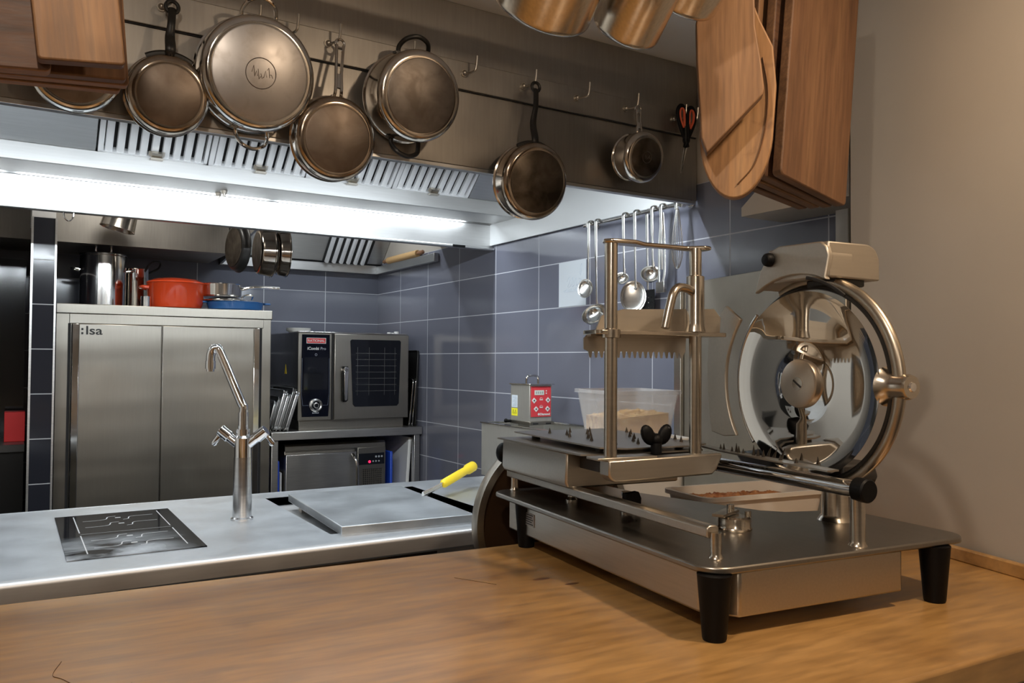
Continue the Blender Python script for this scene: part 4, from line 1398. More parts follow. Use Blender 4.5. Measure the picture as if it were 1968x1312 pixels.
# ================================================================== oven table and what stands on it
TT = 1.030
tb = thing('oven_table', 'stainless table under the combi oven with open shelf space', 'table', (1.197, 4.37, 0))
b = MB()
b.box(0, 0.888, 0.0, 0.70, TT - 0.045, TT)
b.build('tabletop', STEEL, tb, 0.003)
b = MB()
b.box(0.03, 0.86, 0.03, 0.66, 0.20, 0.22)
b.build('lower_shelf', STEEL, tb, 0.002)
for x in (0.006, 0.845):
    for y in (0.02, 0.64):
        b = MB()
        b.box(x, x + 0.036, y, y + 0.036, 0, TT - 0.045)
        b.build('leg', STEEL, tb, 0.002)

ov = thing('combi_oven', 'compact stainless combi oven with dark glass door on the steel table', 'oven', (1.352, 4.42, TT))
b = MB()
b.box(0, 0.655, 0.012, 0.58, 0.055, 0.545)
b.build('body', steel('oven_side_steel', (0.34, 0.33, 0.31), 0.20, (3, 3, 3), 0.03), ov, 0.003)
b = MB()
b.box(0.0, 0.655, 0.0, 0.585, 0.540, 0.548)
b.build('top_cover', STEEL_POL, ov, 0.002)
b = MB()
b.box(0.012, 0.64, 0.02, 0.56, 0.0, 0.055)
b.build('plinth', STEEL_DOOR, ov, 0.002)
b = MB()
b.box(0.0, 0.190, 0.0, 0.012, 0.055, 0.540)
b.build('panel_frame', STEEL_DOOR, ov, 0.002)
NAVY = mat('navy_glass', (0.003, 0.004, 0.010), 0.10, spec=0.3)
b = MB()
b.prism([(0.018, 0.532), (0.014, 0.20), (0.022, 0.075), (0.172, 0.075), (0.180, 0.20), (0.176, 0.532)], (0, 0, 0), (1, 0, 0), (0, 0, 1), (0, -0.004, 0))
cp = b.build('control_panel', NAVY, ov)
b = MB()
b.box(0.030, 0.166, -0.0052, -0.0038, 0.225, 0.405)
b.build('screen', GLASSBLK, cp)
b = MB()
for pts in ([(0.020, 0.40), (0.018, 0.20), (0.026, 0.138), (0.060, 0.138)], [(0.174, 0.40), (0.176, 0.20), (0.168, 0.138), (0.136, 0.138)]):
    b.tube([(x, -0.0045, z) for x, z in pts], 0.0008, 6)
b.build('outline', mat('fine_line', (0.20, 0.23, 0.30), 0.4), cp)
b = MB()
b.box(0.045, 0.152, -0.0052, -0.0038, 0.484, 0.512)
lb = b.build('brand_label', REDL, cp)
b = MB()
for x0, x1, z0, z1 in ((0.043, 0.154, 0.511, 0.514), (0.043, 0.154, 0.482, 0.485), (0.043, 0.046, 0.485, 0.511), (0.151, 0.154, 0.485, 0.511)):
    b.box(x0, x1, -0.0058, -0.0040, z0, z1)
b.build('label_border', WHITEP, lb)
text('RATIONAL', 0.0195, WHITEP, lb, 'lettering', (0.0985, -0.0058, 0.4912), (PI / 2, 0, 0), 'CENTER', sx=1.02, bold=0.0004)
text('iCombi', 0.0225, WHITEP, cp, 'lettering', (0.048, -0.0046, 0.447), (PI / 2, 0, 0), bold=0.0005)
text('Pro', 0.0225, mat('light_print', (0.45, 0.46, 0.50), 0.5), cp, 'lettering', (0.122, -0.0046, 0.447), (PI / 2, 0, 0))
b = MB()
b.arc((0.098, -0.0046, 0.420), (1, 0, 0), (0, 0, 1), 0.006, 0, 2 * PI, 0.0009, 20, 5)
for k in range(5):
    b.box(0.080 + 0.008 * k, 0.085 + 0.008 * k, -0.0052, -0.0042, 0.093, 0.099)
b.build('printing', mat('light_print2', (0.5, 0.52, 0.56), 0.5), cp)
b = MB()
b.lathe([(0.024, 0), (0.037, 0.002), (0.037, 0.010), (0.030, 0.016), (0.024, 0.012), (0.024, 0)], (0.098, -0.004, 0.138), (0, -1, 0), 40)
b.lathe([(0, 0.002), (0.016, 0.004), (0.016, 0.016), (0.013, 0.020), (0, 0.020)], (0.098, -0.004, 0.138), (0, -1, 0), 32)
dl = b.build('dial', steel('dial_ring', (0.78, 0.78, 0.78), 0.25, (3, 3, 3)), cp)
b = MB()
b.lathe([(0, 0.0205), (0.011, 0.0205), (0.011, 0.019)], (0.098, -0.004, 0.138), (0, -1, 0), 24)
b.build('dial_face', GLASSBLK, dl)
b = MB()
b.box(0.200, 0.655, -0.018, 0.012, 0.055, 0.538)
dr = b.build('door', STEEL_DOOR, ov, 0.004)
MB().box(0.190, 0.200, -0.004, 0.010, 0.055, 0.538).build('door_gap', DARK, ov)
b = MB()
b.prism([(0.291, 0.500), (0.299, 0.508), (0.594, 0.508), (0.602, 0.500), (0.592, 0.140), (0.580, 0.126), (0.322, 0.126), (0.310, 0.140)], (0, -0.018, 0), (1, 0, 0), (0, 0, 1), (0, -0.004, 0))
wn = b.build('window', GLASSBLK, dr)
b = MB()
RK = steel('rack_wire', (0.34, 0.34, 0.32), 0.4, (3, 3, 3))
for k in range(7):
    z = 0.215 + k * 0.036
    b.tube([(0.325, -0.0225, z), (0.575, -0.0225, z)], 0.0011, 6)
for x in (0.335, 0.405, 0.50, 0.565):
    b.tube([(x, -0.0225, 0.19), (x, -0.0225, 0.465)], 0.0009, 6)
b.build('rack_pattern', RK, wn)
b = MB()
b.prism([(0.244, 0.348), (0.252, 0.352), (0.264, 0.352), (0.270, 0.346), (0.264, 0.170), (0.258, 0.164), (0.250, 0.164), (0.246, 0.170)], (0, -0.046, 0), (1, 0, 0), (0, 0, 1), (0, -0.014, 0))
b.cyl((0.256, -0.018, 0.335), (0.256, -0.05, 0.335), 0.016, n=20)
hd = b.build('handle', STEEL_POL, dr, 0.002)
b = MB()
b.prism([(0.240, 0.356), (0.272, 0.356), (0.272, 0.165), (0.262, 0.155), (0.250, 0.155), (0.242, 0.165)], (0, -0.030, 0), (1, 0, 0), (0, 0, 1), (0, -0.016, 0))
b.build('handle_back', BLACK, hd, 0.002)
b = MB()
b.arc((0.257, -0.0605, 0.335), (1, 0, 0), (0, 0, 1), 0.006, 0, 2 * PI, 0.0014, 20, 6)
b.build('lock', BLACKIRON, hd)
b = MB()
b.prism([(0.22, 0.31), (0.258, 0.31), (0.239, 0.365)], (-0.0012, 0, 0), (0, 1, 0), (0, 0, 1), (0.0014, 0, 0))
b.build('warning_triangle', YELLOW, ov)
b = MB()
b.cyl((0.55, 0.03, 0.548), (0.55, 0.03, 0.556), 0.012, n=16)
b.cyl((0.60, 0.04, 0.548), (0.60, 0.04, 0.562), 0.014, n=16)
b.cyl((0.575, 0.035, 0.548), (0.575, 0.035, 0.554), 0.010, n=16)
b.build('top_fittings', WHITEP, ov)
t = thing('plate_stack', 'small stack of white plates on the left of the oven top', 'plates', (1.405, 4.60, TT + 0.548))
for k in range(3):
    MB().lathe([(0, 0), (0.05, 0), (0.068, 0.010), (0.070, 0.012), (0.066, 0.012), (0.048, 0.003), (0, 0.003)], (0, 0, 0.006 * k), n=32).build('plate', WHITEP, t)

# baking trays leaning left of the oven
TRAY = steel('tray_alu', (0.66, 0.67, 0.68), 0.32, (3, 3, 3))
TRAYD = steel('tray_dark', (0.22, 0.22, 0.22), 0.35, (3, 3, 3))
def tray(label, x, hgt, dep, lean, m, y):
    t = thing('baking_tray', label, 'tray', (x, y, TT), (0, d(lean), 0), 'baking trays leaning beside the oven')
    b = MB()
    b.box(0, 0.002, 0, dep, 0.002, hgt)
    b.build('base', m, t)
    b = MB()
    r = 0.014
    loop = rrect(0, dep, 0.0035, hgt, 0.025, 5)
    b.tube([(-r, p, q) for p, q in loop], 0.0035, 8, True)
    b.build('rim', m, t)
    b = MB()
    n = len(loop)
    vs = [(0.001, p, q) for p, q in loop] + [(-r, p, q) for p, q in loop]
    b.add(vs, [(k, (k + 1) % n, n + (k + 1) % n, n + k) for k in range(n)])
    b.build('wall', m, t)
for k, (lb, x, hg, m) in enumerate((('pale tray leaning against the oven, rightmost of the trays', 1.290, 0.225, TRAY),
                                    ('dark tall tray leaning second from the oven', 1.273, 0.242, TRAYD),
                                    ('steel tray leaning third from the oven', 1.256, 0.212, TRAY),
                                    ('bright tall tray leaning in the middle of the trays', 1.238, 0.228, TRAY),
                                    ('narrow dark tray leaning nearest the cupboard', 1.224, 0.190, TRAYD),
                                    ('low steel tray leaning against the table end by the cupboard', 1.213, 0.165, TRAY))):
    tray(lb, x, hg, 0.42, 17 - k * 0.6, m, 4.40 + 0.012 * k)
for k, (lb, x, hg, m, ln) in enumerate((('tall black tray standing between the oven and the tiled wall', 2.062, 0.45, BLACKIRON, 2), ('black sheet pan with a bright edge beside the oven', 2.042, 0.285, TRAYD, 5), ('slim sheet pan touching the oven side', 2.024, 0.280, TRAYD, 5))):
    t = thing('sheet_pan', lb, 'tray', (x, 4.42, TT), (0, d(ln), 0), 'sheet pans right of the oven')
    b = MB()
    b.box(0, 0.004, 0, 0.44, 0.0, hg)
    b.build('base', m, t)
    b = MB()
    b.tube([(-0.003, p, q) for p, q in rrect(0, 0.44, 0.003, hg, 0.02, 4)], 0.003, 8, True)
    b.build('rim', m if k == 0 else STEEL_POL, t)

# ================================================================== blast chiller below the table
bc = thing('blast_chiller', 'stainless blast chiller with round bar handle under the oven table', 'chiller', (1.298, 4.46, 0.225))
b = MB()
b.box(0, 0.592, 0.02, 0.55, 0, 0.720)
b.build('body', STEEL_DOOR, bc, 0.003)
b = MB()
b.prism([(0, 0.690), (-0.014, 0.690), (-0.014, 0.715), (0.0, 0.725), (0.03, 0.725), (0.03, 0.690)], (0, 0.02, 0), (0, 1, 0), (0, 0, 1), (0.592, 0, 0))
b.build('top_trim', STEEL_DOOR, bc)
b = MB()
b.box(0.0, 0.408, -0.012, 0.02, 0.03, 0.672)
dr = b.build('door', STEEL, bc, 0.004)
b = MB()
b.tube(smooth_path([(0.385, -0.012, 0.655), (0.388, -0.035, 0.64), (0.396, -0.050, 0.60), (0.398, -0.054, 0.50), (0.396, -0.050, 0.36), (0.388, -0.035, 0.32), (0.385, -0.012, 0.305)], 6), 0.0105, 12)
b.build('handle', STEEL_POL, dr)
MB().box(0.410, 0.418, 0.005, 0.02, 0.03, 0.69).build('door_gap', DARK, bc)
b = MB()
b.box(0.420, 0.592, 0.0, 0.02, 0.03, 0.69)
fp = b.build('front_panel', STEEL_DOOR, bc, 0.002)
b = MB()
b.box(0.426, 0.584, -0.002, 0.0005, 0.590, 0.655)
cp = b.build('control_panel', GLASSBLK, fp)
MB().lathe([(0, 0.003), (0.008, 0.002), (0.008, 0)], (0.492, -0.002, 0.606), (0, -1, 0), 16).build('indicator', LED, cp)
b = MB()
for k in range(3):
    b.cyl((0.532 + 0.018 * k, -0.002, 0.634), (0.532 + 0.018 * k, -0.0035, 0.634), 0.006, n=12)
    b.cyl((0.514 + 0.018 * k, -0.002, 0.608), (0.514 + 0.018 * k, -0.0035, 0.608), 0.005, n=12)
b.build('buttons', mat('pale_button', (0.40, 0.42, 0.44), 0.4), cp)
b = MB()
b.box(0.448, 0.572, -0.001, 0.0005, 0.36, 0.565)
g = b.build('grille', DARK, fp)
b = MB()
for k in range(11):
    b.tube([(0.450 + 0.012 * k, -0.0015, 0.362), (0.450 + 0.012 * k, -0.0015, 0.563)], 0.0014, 5)
for k in range(17):
    b.tube([(0.449, -0.0018, 0.365 + 0.012 * k), (0.571, -0.0018, 0.365 + 0.012 * k)], 0.0012, 5)
b.build('mesh', STEEL_WARM, g)

# boards beside the chiller
def slab(name, label, x0, x1, y0, y1, z0, z1, m, cat, lean=0):
    t = thing(name, label, cat, (x0, y0, z0), (0, d(lean), 0))
    MB().box(0, x1 - x0, 0, y1 - y0, 0, z1 - z0).build('slab', m, t, 0.006)
slab('chopping_board', 'upright blue chopping board left of the blast chiller', 1.252, 1.268, 4.46, 4.80, 0.222, 0.865, BLUEP, 'cutting board')
slab('chopping_board', 'thin white chopping board between the blue one and the chiller', 1.274, 1.284, 4.47, 4.80, 0.222, 0.800, WHITEP, 'cutting board')
slab('chopping_board', 'upright blue chopping board right of the blast chiller', 1.925, 1.942, 4.47, 4.90, 0.222, 0.882, BLUEP, 'cutting board')
slab('chopping_board', 'large white chopping board leaning at the right end under the table', 1.985, 2.006, 4.44, 4.95, 0.222, 0.965, WHITEP, 'cutting board', 3.5)

# dark counter with a red box, beyond the tiled pier
dk = thing('dark_counter', 'dark counter in the shade left of the tiled pier', 'counter', (-1.04, 4.40, 0))
MB().box(0, 1.102, 0.02, 0.66, 0, 0.985).build('body', mat('black_laminate', (0.012, 0.011, 0.010), 0.3), dk)
MB().box(-0.005, 1.105, 0.0, 0.67, 0.985, 1.020).build('top', mat('dark_top', (0.06, 0.055, 0.05), 0.3), dk, 0.002)
t = thing('red_box', 'plain bright red box on the dark counter at the far left', 'box', (-0.018, 4.56, 1.020))
MB().box(0, 0.085, 0, 0.11, 0, 0.142).build('carton', REDL, t, 0.002)
dc = thing('dark_cabinet', 'tall dark glossy cabinet on the counter left of the tiled pier', 'cabinet', (-0.34, 4.80, 1.020))
MB().box(0, 0.402, 0, 0.26, 0, 0.90).build('body', mat('black_gloss', (0.008, 0.008, 0.008), 0.12), dc)

# ================================================================== wooden counter
OAKTOP = wood('counter_wood', (0.32, 0.170, 0.052), (0.43, 0.240, 0.080), (0.52, 0.305, 0.112), (0.8, 4.5, 4.5), 1.8, 0.38, 0.8, coat=0.5, knots=3.0)
ct = thing('bar_counter', 'wide worn wooden counter the meat slicer stands on', 'counter', (1.002, 0.647, 1.0), (0, 0, d(-2.9)))
def on_wall(p):
    return p
ci_, si_ = math.cos(d(2.9)), math.sin(d(2.9))
def to_counter(x, y):
    dx, dy = x - 1.002, y - 0.647
    return (dx * ci_ - dy * si_, dx * si_ + dy * ci_)
b = MB()
cpoly = [(-2.56, 0.0), to_counter(1.652, 0.614), to_counter(1.833, 1.312), to_counter(1.826, 1.549), (-2.56, 0.945)]
b.prism(cpoly, (0, 0, -0.055), (1, 0, 0), (0, 1, 0), (0, 0, 0.055))
ctop = b.build('top', OAKTOP, ct, 0.006, seg=3)
b = MB()
b.box(-2.56, 0.60, 0.03, 0.90, -1.0, -0.055)
b.build('body', wood('counter_front', (0.12, 0.05, 0.018), (0.19, 0.085, 0.03), (0.25, 0.12, 0.045), (1.1, 8, 8), 2.2, 0.45), ct)
b = MB()
b.prism([to_counter(1.652, 0.618), to_counter(1.830, 1.300), to_counter(1.814, 1.304), to_counter(1.636, 0.622)], (0, 0, 0.0), (1, 0, 0), (0, 1, 0), (0, 0, 0.028))
b.build('upstand', OAKTOP, ct, 0.003)
b = MB()
def scratch(pts, r=0.0009):
    b.tube([Vector((p[0], p[1], 0.0001)) for p in smooth_path([(x, y, 0) for x, y in pts], 6)], r, 5, flat=0.3, ref=(0, 0, 1))
scratch([(-0.965, 0.595), (-0.975, 0.545), (-0.962, 0.520), (-0.925, 0.440), (-0.880, 0.360)])
scratch([(-0.885, 0.470), (-0.895, 0.405)])
scratch([(-0.30, 0.74), (-0.25, 0.66)], 0.0006)
b.build('scratches', mat('dark_scratch', (0.08, 0.035, 0.012), 0.6), ctop)
STAIN = mat('dark_stain', (0.13, 0.055, 0.018), 0.4)
for x, y, r in ((-0.155, 0.655, 0.012), (-0.120, 0.600, 0.010)):
    b = MB()
    b.X = Matrix.Translation((x, y, 0)) @ Matrix.Diagonal((1.6, 0.6, 1, 1))
    b.lathe([(0, 0.0003), (r * 0.6, 0.00028), (r, 0.0)], (0, 0, 0), n=20)
    b.build('stain', STAIN, ctop)

# steel side counter and splash screen behind the slicer
sd = thing('side_counter', 'low white-topped side counter behind the slicer', 'counter', (1.45, 1.72, 0))
MB().box(0, 0.455, 0, 0.40, 0, 0.88).build('body', STEEL_DOOR, sd)
MB().prism([(-0.01, -0.01), (0.462, -0.01), (0.545, 0.42), (-0.01, 0.42)], (0, 0, 0.88), (1, 0, 0), (0, 1, 0), (0, 0, 0.04)).build('top', WHITEP, sd, 0.003)
s0, s1 = Vector((1.835, 1.325, 0)), Vector((2.035, 2.125, 0))
ss = thing('splash_screen', 'upright dull steel splash screen behind the slicer and food box', 'screen', (s1.x, s1.y, 0), (0, 0, math.atan2(s0.y - s1.y, s0.x - s1.x)))
Ls = (s0 - s1).length
b = MB()
b.box(0, Ls, 0, 0.016, 0.0, 1.700)
b.build('panel', steel('screen_steel', (0.40, 0.36, 0.30), 0.50, (3, 3, 3), 0.05, 0.05), ss, 0.002)
b = MB()
b.box(-0.052, -0.004, -0.012, 0.030, 0.0, 1.695)
b.build('post', STEEL_WARM, ss, 0.002)

def food_box(name, label, cat, loc, rz, wx, wy, hz, m, food=None, lid=None, taper=0.88, group=None):
    t = thing(name, label, cat, loc, (0, 0, d(rz)), group)
    b = MB()
    def ring(sx, sy, z, r=0.03):
        return [(x, y, z) for x, y in rrect(-sx / 2, sx / 2, -sy / 2, sy / 2, r, 5)]
    rings = [ring(wx * taper, wy * taper, 0.0), ring(wx * (taper + 0.02), wy * (taper + 0.02), 0.006), ring(wx, wy, hz - 0.012), ring(wx + 0.016, wy + 0.016, hz - 0.010), ring(wx + 0.016, wy + 0.016, hz), ring(wx - 0.003, wy - 0.003, hz),
             ring(wx - 0.004, wy - 0.004, hz - 0.014), ring(wx * (taper + 0.02) - 0.004, wy * (taper + 0.02) - 0.004, 0.004)]
    n = len(rings[0])
    vs = [p for r in rings for p in r]
    fs = [(i * n + k, i * n + (k + 1) % n, (i + 1) * n + (k + 1) % n, (i + 1) * n + k) for i in range(len(rings) - 1) for k in range(n)]
    fs += [list(range(n))[::-1], list(range((len(rings) - 1) * n, len(rings) * n))]
    b.add(vs, fs)
    b.build('tub', m, t)
    if food:
        col, h0, h1 = food
        b = MB()
        nx, ny = 40, 34
        sx, sy = wx * (taper + 0.01) - 0.02, wy * (taper + 0.01) - 0.02
        vs = []
        for i in range(nx + 1):
            for j in range(ny + 1):
                u, v = i / nx, j / ny
                e = min(1, 6 * min(u, 1 - u, v, 1 - v))
                vs.append(((u - 0.5) * sx, (v - 0.5) * sy, 0.008 + h0 + (h1 - h0) * u + (0.006 * math.sin(i * 0.5) * math.cos(j * 0.4) + 0.010 * (random.random() - 0.3)) * e))
        top_n = len(vs)
        for i in range(nx + 1):
            for j in range(ny + 1):
                vs.append(((i / nx - 0.5) * sx, (j / ny - 0.5) * sy, 0.006))
        idx = lambda i, j, o=0: o + i * (ny + 1) + j
        fs = []
        for i in range(nx):
            for j in range(ny):
                fs.append((idx(i, j), idx(i + 1, j), idx(i + 1, j + 1), idx(i, j + 1)))
                fs.append((idx(i, j, top_n), idx(i, j + 1, top_n), idx(i + 1, j + 1, top_n), idx(i + 1, j, top_n)))
        for i in range(nx):
            for j in (0, ny):
                fs.append((idx(i, j), idx(i + 1, j), idx(i + 1, j, top_n), idx(i, j, top_n)))
        for j in range(ny):
            for i in (0, nx):
                fs.append((idx(i, j), idx(i, j + 1), idx(i, j + 1, top_n), idx(i, j, top_n)))
        b.add(vs, fs)
        o = b.build('food', col, t)
        o['kind'] = 'stuff'
    if lid:
        b = MB()
        b.prism(rrect(-wx / 2 - 0.011, wx / 2 + 0.011, -wy / 2 - 0.011, wy / 2 + 0.011, 0.03, 5), (0, 0, hz), (1, 0, 0), (0, 1, 0), (0, 0, 0.007))
        b.prism(rrect(-wx / 2 + 0.02, wx / 2 - 0.02, -wy / 2 + 0.02, wy / 2 - 0.02, 0.03, 5), (0, 0, hz + 0.006), (1, 0, 0), (0, 1, 0), (0, 0, 0.004))
        b.build('lid', lid, t, 0.002)
    return t
m, nt, bb = nodes('clear_tub')
bb.inputs['Base Color'].default_value = (0.93, 0.92, 0.90, 1)
bb.inputs['Roughness'].default_value = 0.25
bb.inputs['Alpha'].default_value = 0.30
CLEAR = m
m, nt, bb = nodes('milky_tub')
bb.inputs['Base Color'].default_value = (0.80, 0.77, 0.73, 1)
bb.inputs['Roughness'].default_value = 0.4
bb.inputs['Alpha'].default_value = 0.9
MILKY = m
m, nt, bb = nodes('crumbs')
n = noise_of(nt, (1, 1, 1), 55.0, 4.0)
r = ramp(nt, [(0.35, (0.42, 0.20, 0.05)), (0.6, (0.72, 0.42, 0.13)), (0.75, (0.85, 0.65, 0.35))])
nt.links.new(n.outputs['Fac'], r.inputs['Fac'])
nt.links.new(r.outputs['Color'], bb.inputs['Base Color'])
CRUMBS = m
m, nt, bb = nodes('cured_meat')
n = noise_of(nt, (1, 1, 1), 30.0, 4.0)
r = ramp(nt, [(0.35, (0.20, 0.07, 0.03)), (0.65, (0.42, 0.20, 0.08))])
nt.links.new(n.outputs['Fac'], r.inputs['Fac'])
nt.links.new(r.outputs['Color'], bb.inputs['Base Color'])
MEAT = m
FBG = 'food boxes behind the slicer'
food_box('food_box', 'milky plastic box with a white lid, under the clear box of crumbs', 'box', (1.610, 1.920, 0.920), -12, 0.27, 0.24, 0.270, MILKY, lid=WHITEP, group=FBG)
food_box('food_box', 'clear plastic box half full of golden crumbs behind the slicer posts', 'box', (1.605, 1.925, 1.2012), -12, 0.235, 0.25, 0.135, CLEAR, (CRUMBS, 0.045, 0.060), taper=0.84, group=FBG)
food_box('food_box', 'low milky box of brown cured meat on the wooden counter behind the slicer', 'box', (1.575, 1.425, 1.0005), -7, 0.37, 0.17, 0.105, MILKY, (MEAT, 0.080, 0.072), group=FBG)

# ================================================================== meat slicer
sl = thing('meat_slicer', 'hand-cranked steel meat slicer with round blade standing on the wooden counter', 'slicer', (0.907, 0.880, 1.0), (0, 0, d(-6.4)))
BASEST = steel('slicer_base_steel', (0.47, 0.425, 0.36), 0.33, (60, 3, 60), 0.03, 0.04)
plate_poly = [p for p in rrect(-0.014, 0.578, -0.006, 0.808, 0.045, 8) if not (p[0] > 0.3 and p[1] > 0.3)]
cut = [(0.578, 0.245), (0.570, 0.272), (0.545, 0.288), (0.500, 0.298), (0.440, 0.312), (0.404, 0.345), (0.378, 0.410), (0.333, 0.537), (0.296, 0.650), (0.284, 0.760), (0.278, 0.796), (0.262, 0.808)]
plate_poly = plate_poly[-9:] + cut + plate_poly[:-9]
b = MB()
b.prism(plate_poly, (0, 0, 0.100), (1, 0, 0), (0, 1, 0), (0, 0, 0.011))
b.build('base_plate', steel('slicer_plate', (0.30, 0.28, 0.25), 0.33, (60, 2, 60), 0.03, 0.04), sl, 0.003)
b = MB()
b.prism([(0.052, 0.006), (0.410, 0.006), (0.410, 0.260), (0.360, 0.300), (0.290, 0.500), (0.255, 0.755), (0.012, 0.755), (0.012, 0.058)], (0, 0, 0.028), (1, 0, 0), (0, 1, 0), (0, 0, 0.072))
b.build('base_body', BASEST, sl, 0.004)
for x, y in ((0.008, 0.012), (0.497, 0.010), (0.022, 0.682), (0.238, 0.690)):
    b = MB()
    b.lathe([(0, 0), (0.0175, 0), (0.0185, 0.003), (0.0265, 0.099), (0.0, 0.0995)], (x, y, 0.0003), n=28)
    b.build('foot', BLACK, sl)
b = MB()
b.box(0.0105, 0.0125, 0.622, 0.686, 0.054, 0.082)
lb = b.build('data_plate', mat('plate_grey', (0.35, 0.31, 0.27), 0.35, 0.6), sl)
b = MB()
for k in range(5):
    b.box(0.0098, 0.0106, 0.627 + 0.006 * (k % 2), 0.680, 0.0575 + k * 0.005, 0.0595 + k * 0.005)
b.build('printing', INKB, lb)
# guide rail on its two pegs
b = MB()
b.prism([(-0.012, -0.008), (0.006, -0.011), (0.012, -0.006), (0.012, 0.008), (0.006, 0.011), (-0.006, 0.011), (-0.012, 0.007)], (0.043, 0.058, 0.150), (1, 0, 0), (0, 0, 1), (0, 0.752, 0))
b.build('guide_rail', STEEL_WARM, sl, 0.002)
for y in (0.052, 0.792):
    b = MB()
    b.lathe([(0, 0), (0.012, 0), (0.010, 0.003), (0.009, 0.008), (0.009, 0.040), (0, 0.040)], (0.044, y, 0.111), n=20)
    b.build('rail_peg', STEEL_POST, sl)
for x, y in ((0.092, 0.60), (0.125, 0.43)):
    b = MB()
    b.lathe([(0, 0), (0.013, 0), (0.013, 0.004), (0.008, 0.010), (0.008, 0.034), (0.011, 0.036), (0.011, 0.044), (0, 0.044)], (x, y, 0.111), n=20)
    b.build('roller_stud', STEEL_POL, sl)
b = MB()
b.prism([(0, 0), (0.03, 0.003), (0.036, -0.010), (0.034, -0.040), (0.0, -0.036)], (0.105, 0.40, 0.155), (1, 0, 0), (0, 0, 1), (0, 0.015, 0))
b.build('stop_tab', BLACK, sl)
# carriage
b = MB()
b.prism([(0.022, 0.158), (0.30, 0.158), (0.30, 0.232), (0.018, 0.232), (0.016, 0.170)], (0, 0.490, 0), (1, 0, 0), (0, 0, 1), (0, 0.315, 0))
b.build('carriage_box', STEEL_WARM, sl, 0.004)
b = MB()
b.prism([(0.004, 0.805), (0.010, 0.420), (0.050, 0.400), (0.30, 0.405), (0.30, 0.805)], (0, 0, 0.2335), (1, 0, 0), (0, 1, 0), (0, 0, 0.0035))
b.build('carriage_tray', STEEL_WARM, sl)
b = MB()
b.box(0.05, 0.28, 0.415, 0.49, 0.200, 0.233)
b.build('carriage_recess', DARK, sl)
b = MB()
sp_poly = [(0.046, 0.800), (0.046, 0.406), (0.088, 0.372), (0.262, 0.372), (0.300, 0.395), (0.302, 0.800)]
b.prism(sp_poly, (0, 0, 0.2475), (1, 0, 0), (0, 1, 0), (0, 0, 0.003))
spk = b.build('spike_plate', STEEL_WARM, sl)
SPIKE = mat('dark_spike', (0.06, 0.05, 0.04), 0.4, 0.8)
for i in range(4):
    for j in range(7):
        x, y = 0.105 + 0.055 * i + 0.02 * (j % 2), 0.44 + 0.048 * j
        b = MB()
        b.cyl((x, y, 0.2503), (x, y, 0.263), 0.004, 0.0004, 8)
        b.build('spike', SPIKE, spk)
b = MB()
for x in (0.08, 0.20, 0.28):
    b.cyl((x, 0.46, 0.236), (x, 0.46, 0.248), 0.01, n=12)
    b.cyl((x, 0.75, 0.236), (x, 0.75, 0.248), 0.01, n=12)
b.build('spacers', BLACKIRON, sl)
b = MB()
b.lathe([(0, 0), (0.011, 0), (0.011, 0.028), (0.009, 0.034), (0, 0.034)], (0.150, 0.362, 0.238), n=20)
for s in (-1, 1):
    b.X = Matrix.Translation((0.150 + s * 0.020, 0.362, 0.276)) @ Matrix.Rotation(s * 0.5, 4, 'Y') @ Matrix.Diagonal((0.7, 0.45, 1.05, 1))
    b.ball((0, 0, 0), 0.021, 16)
b.X = None
b.ball((0.150, 0.362, 0.266), 0.013, 16)
b.build('wing_knob', BLACK, sl)
# posts and their bars
b = MB()
b.prism([(-0.010, 0.213), (-0.004, 0.205), (0.004, 0.200), (0.225, 0.203), (0.236, 0.212), (0.250, 0.238), (0.247, 0.244), (-0.010, 0.240)], (0, 0.282, 0), (1, 0, 0), (0, 0, 1), (0, 0.034, 0))
b.build('post_bar', STEEL_WARM, sl, 0.004)
b = MB()
b.box(-0.030, 0.10, 0.288, 0.330, 0.240, 0.2445)
b.build('bar_lip', STEEL_WARM, sl, 0.001)
b = MB()
b.box(0.06, 0.20, 0.31, 0.50, 0.206, 0.222)
b.build('carriage_arm', BLACKIRON, sl, 0.002)
for x in (0.005, 0.199):
    b = MB()
    b.cyl((x, 0.302, 0.236), (x, 0.302, 0.643), 0.0122, n=28)
    b.build('post', STEEL_POST, sl)
b = MB()
tp = [(-0.012, 0.300), (-0.002, 0.286), (0.05, 0.283), (0.08, 0.300), (0.185, 0.306), (0.210, 0.284), (0.228, 0.288), (0.230, 0.312), (0.212, 0.326), (0.06, 0.322), (-0.004, 0.318)]
b.prism(tp, (0, 0, 0.640), (1, 0, 0), (0, 1, 0), (0, 0, 0.008))
b.build('top_bar', STEEL_POST, sl, 0.003)
b = MB()
b.lathe([(0.0125, 0.480), (0.021, 0.480), (0.0185, 0.490), (0.0175, 0.496), (0.0175, 0.588), (0.0125, 0.590)], (0.199, 0.302, 0), n=32)
b.build('sleeve', STEEL_POST, sl)
b = MB()
b.tube(smooth_path([(0.184, 0.295, 0.558), (0.165, 0.285, 0.562), (0.140, 0.277, 0.562), (0.125, 0.273, 0.550), (0.116, 0.272, 0.525), (0.104, 0.270, 0.484)], 6), 0.0085, 14)
b.build('clamp_lever', STEEL_POST, sl)
b = MB()
b.prism(rrect(-0.030, 0.272, 0.290, 0.352, 0.012, 4), (0, 0, 0.471), (1, 0, 0), (0, 1, 0), (0, 0, 0.008))
b.build('clamp_arm', STEEL_POST, sl, 0.001)
b = MB()
b.lathe([(0.0125, 0.464), (0.0185, 0.465), (0.0185, 0.480), (0.0125, 0.482)], (0.005, 0.302, 0), n=28)
b.build('collar', STEEL_POST, sl)
b = MB()
b.prism([(0.000, 0.480), (0.296, 0.480), (0.298, 0.512), (0.282, 0.530), (0.060, 0.522), (0.012, 0.508)], (0, 0.346, 0), (1, 0, 0), (0, 0, 1), (0, 0.004, 0))
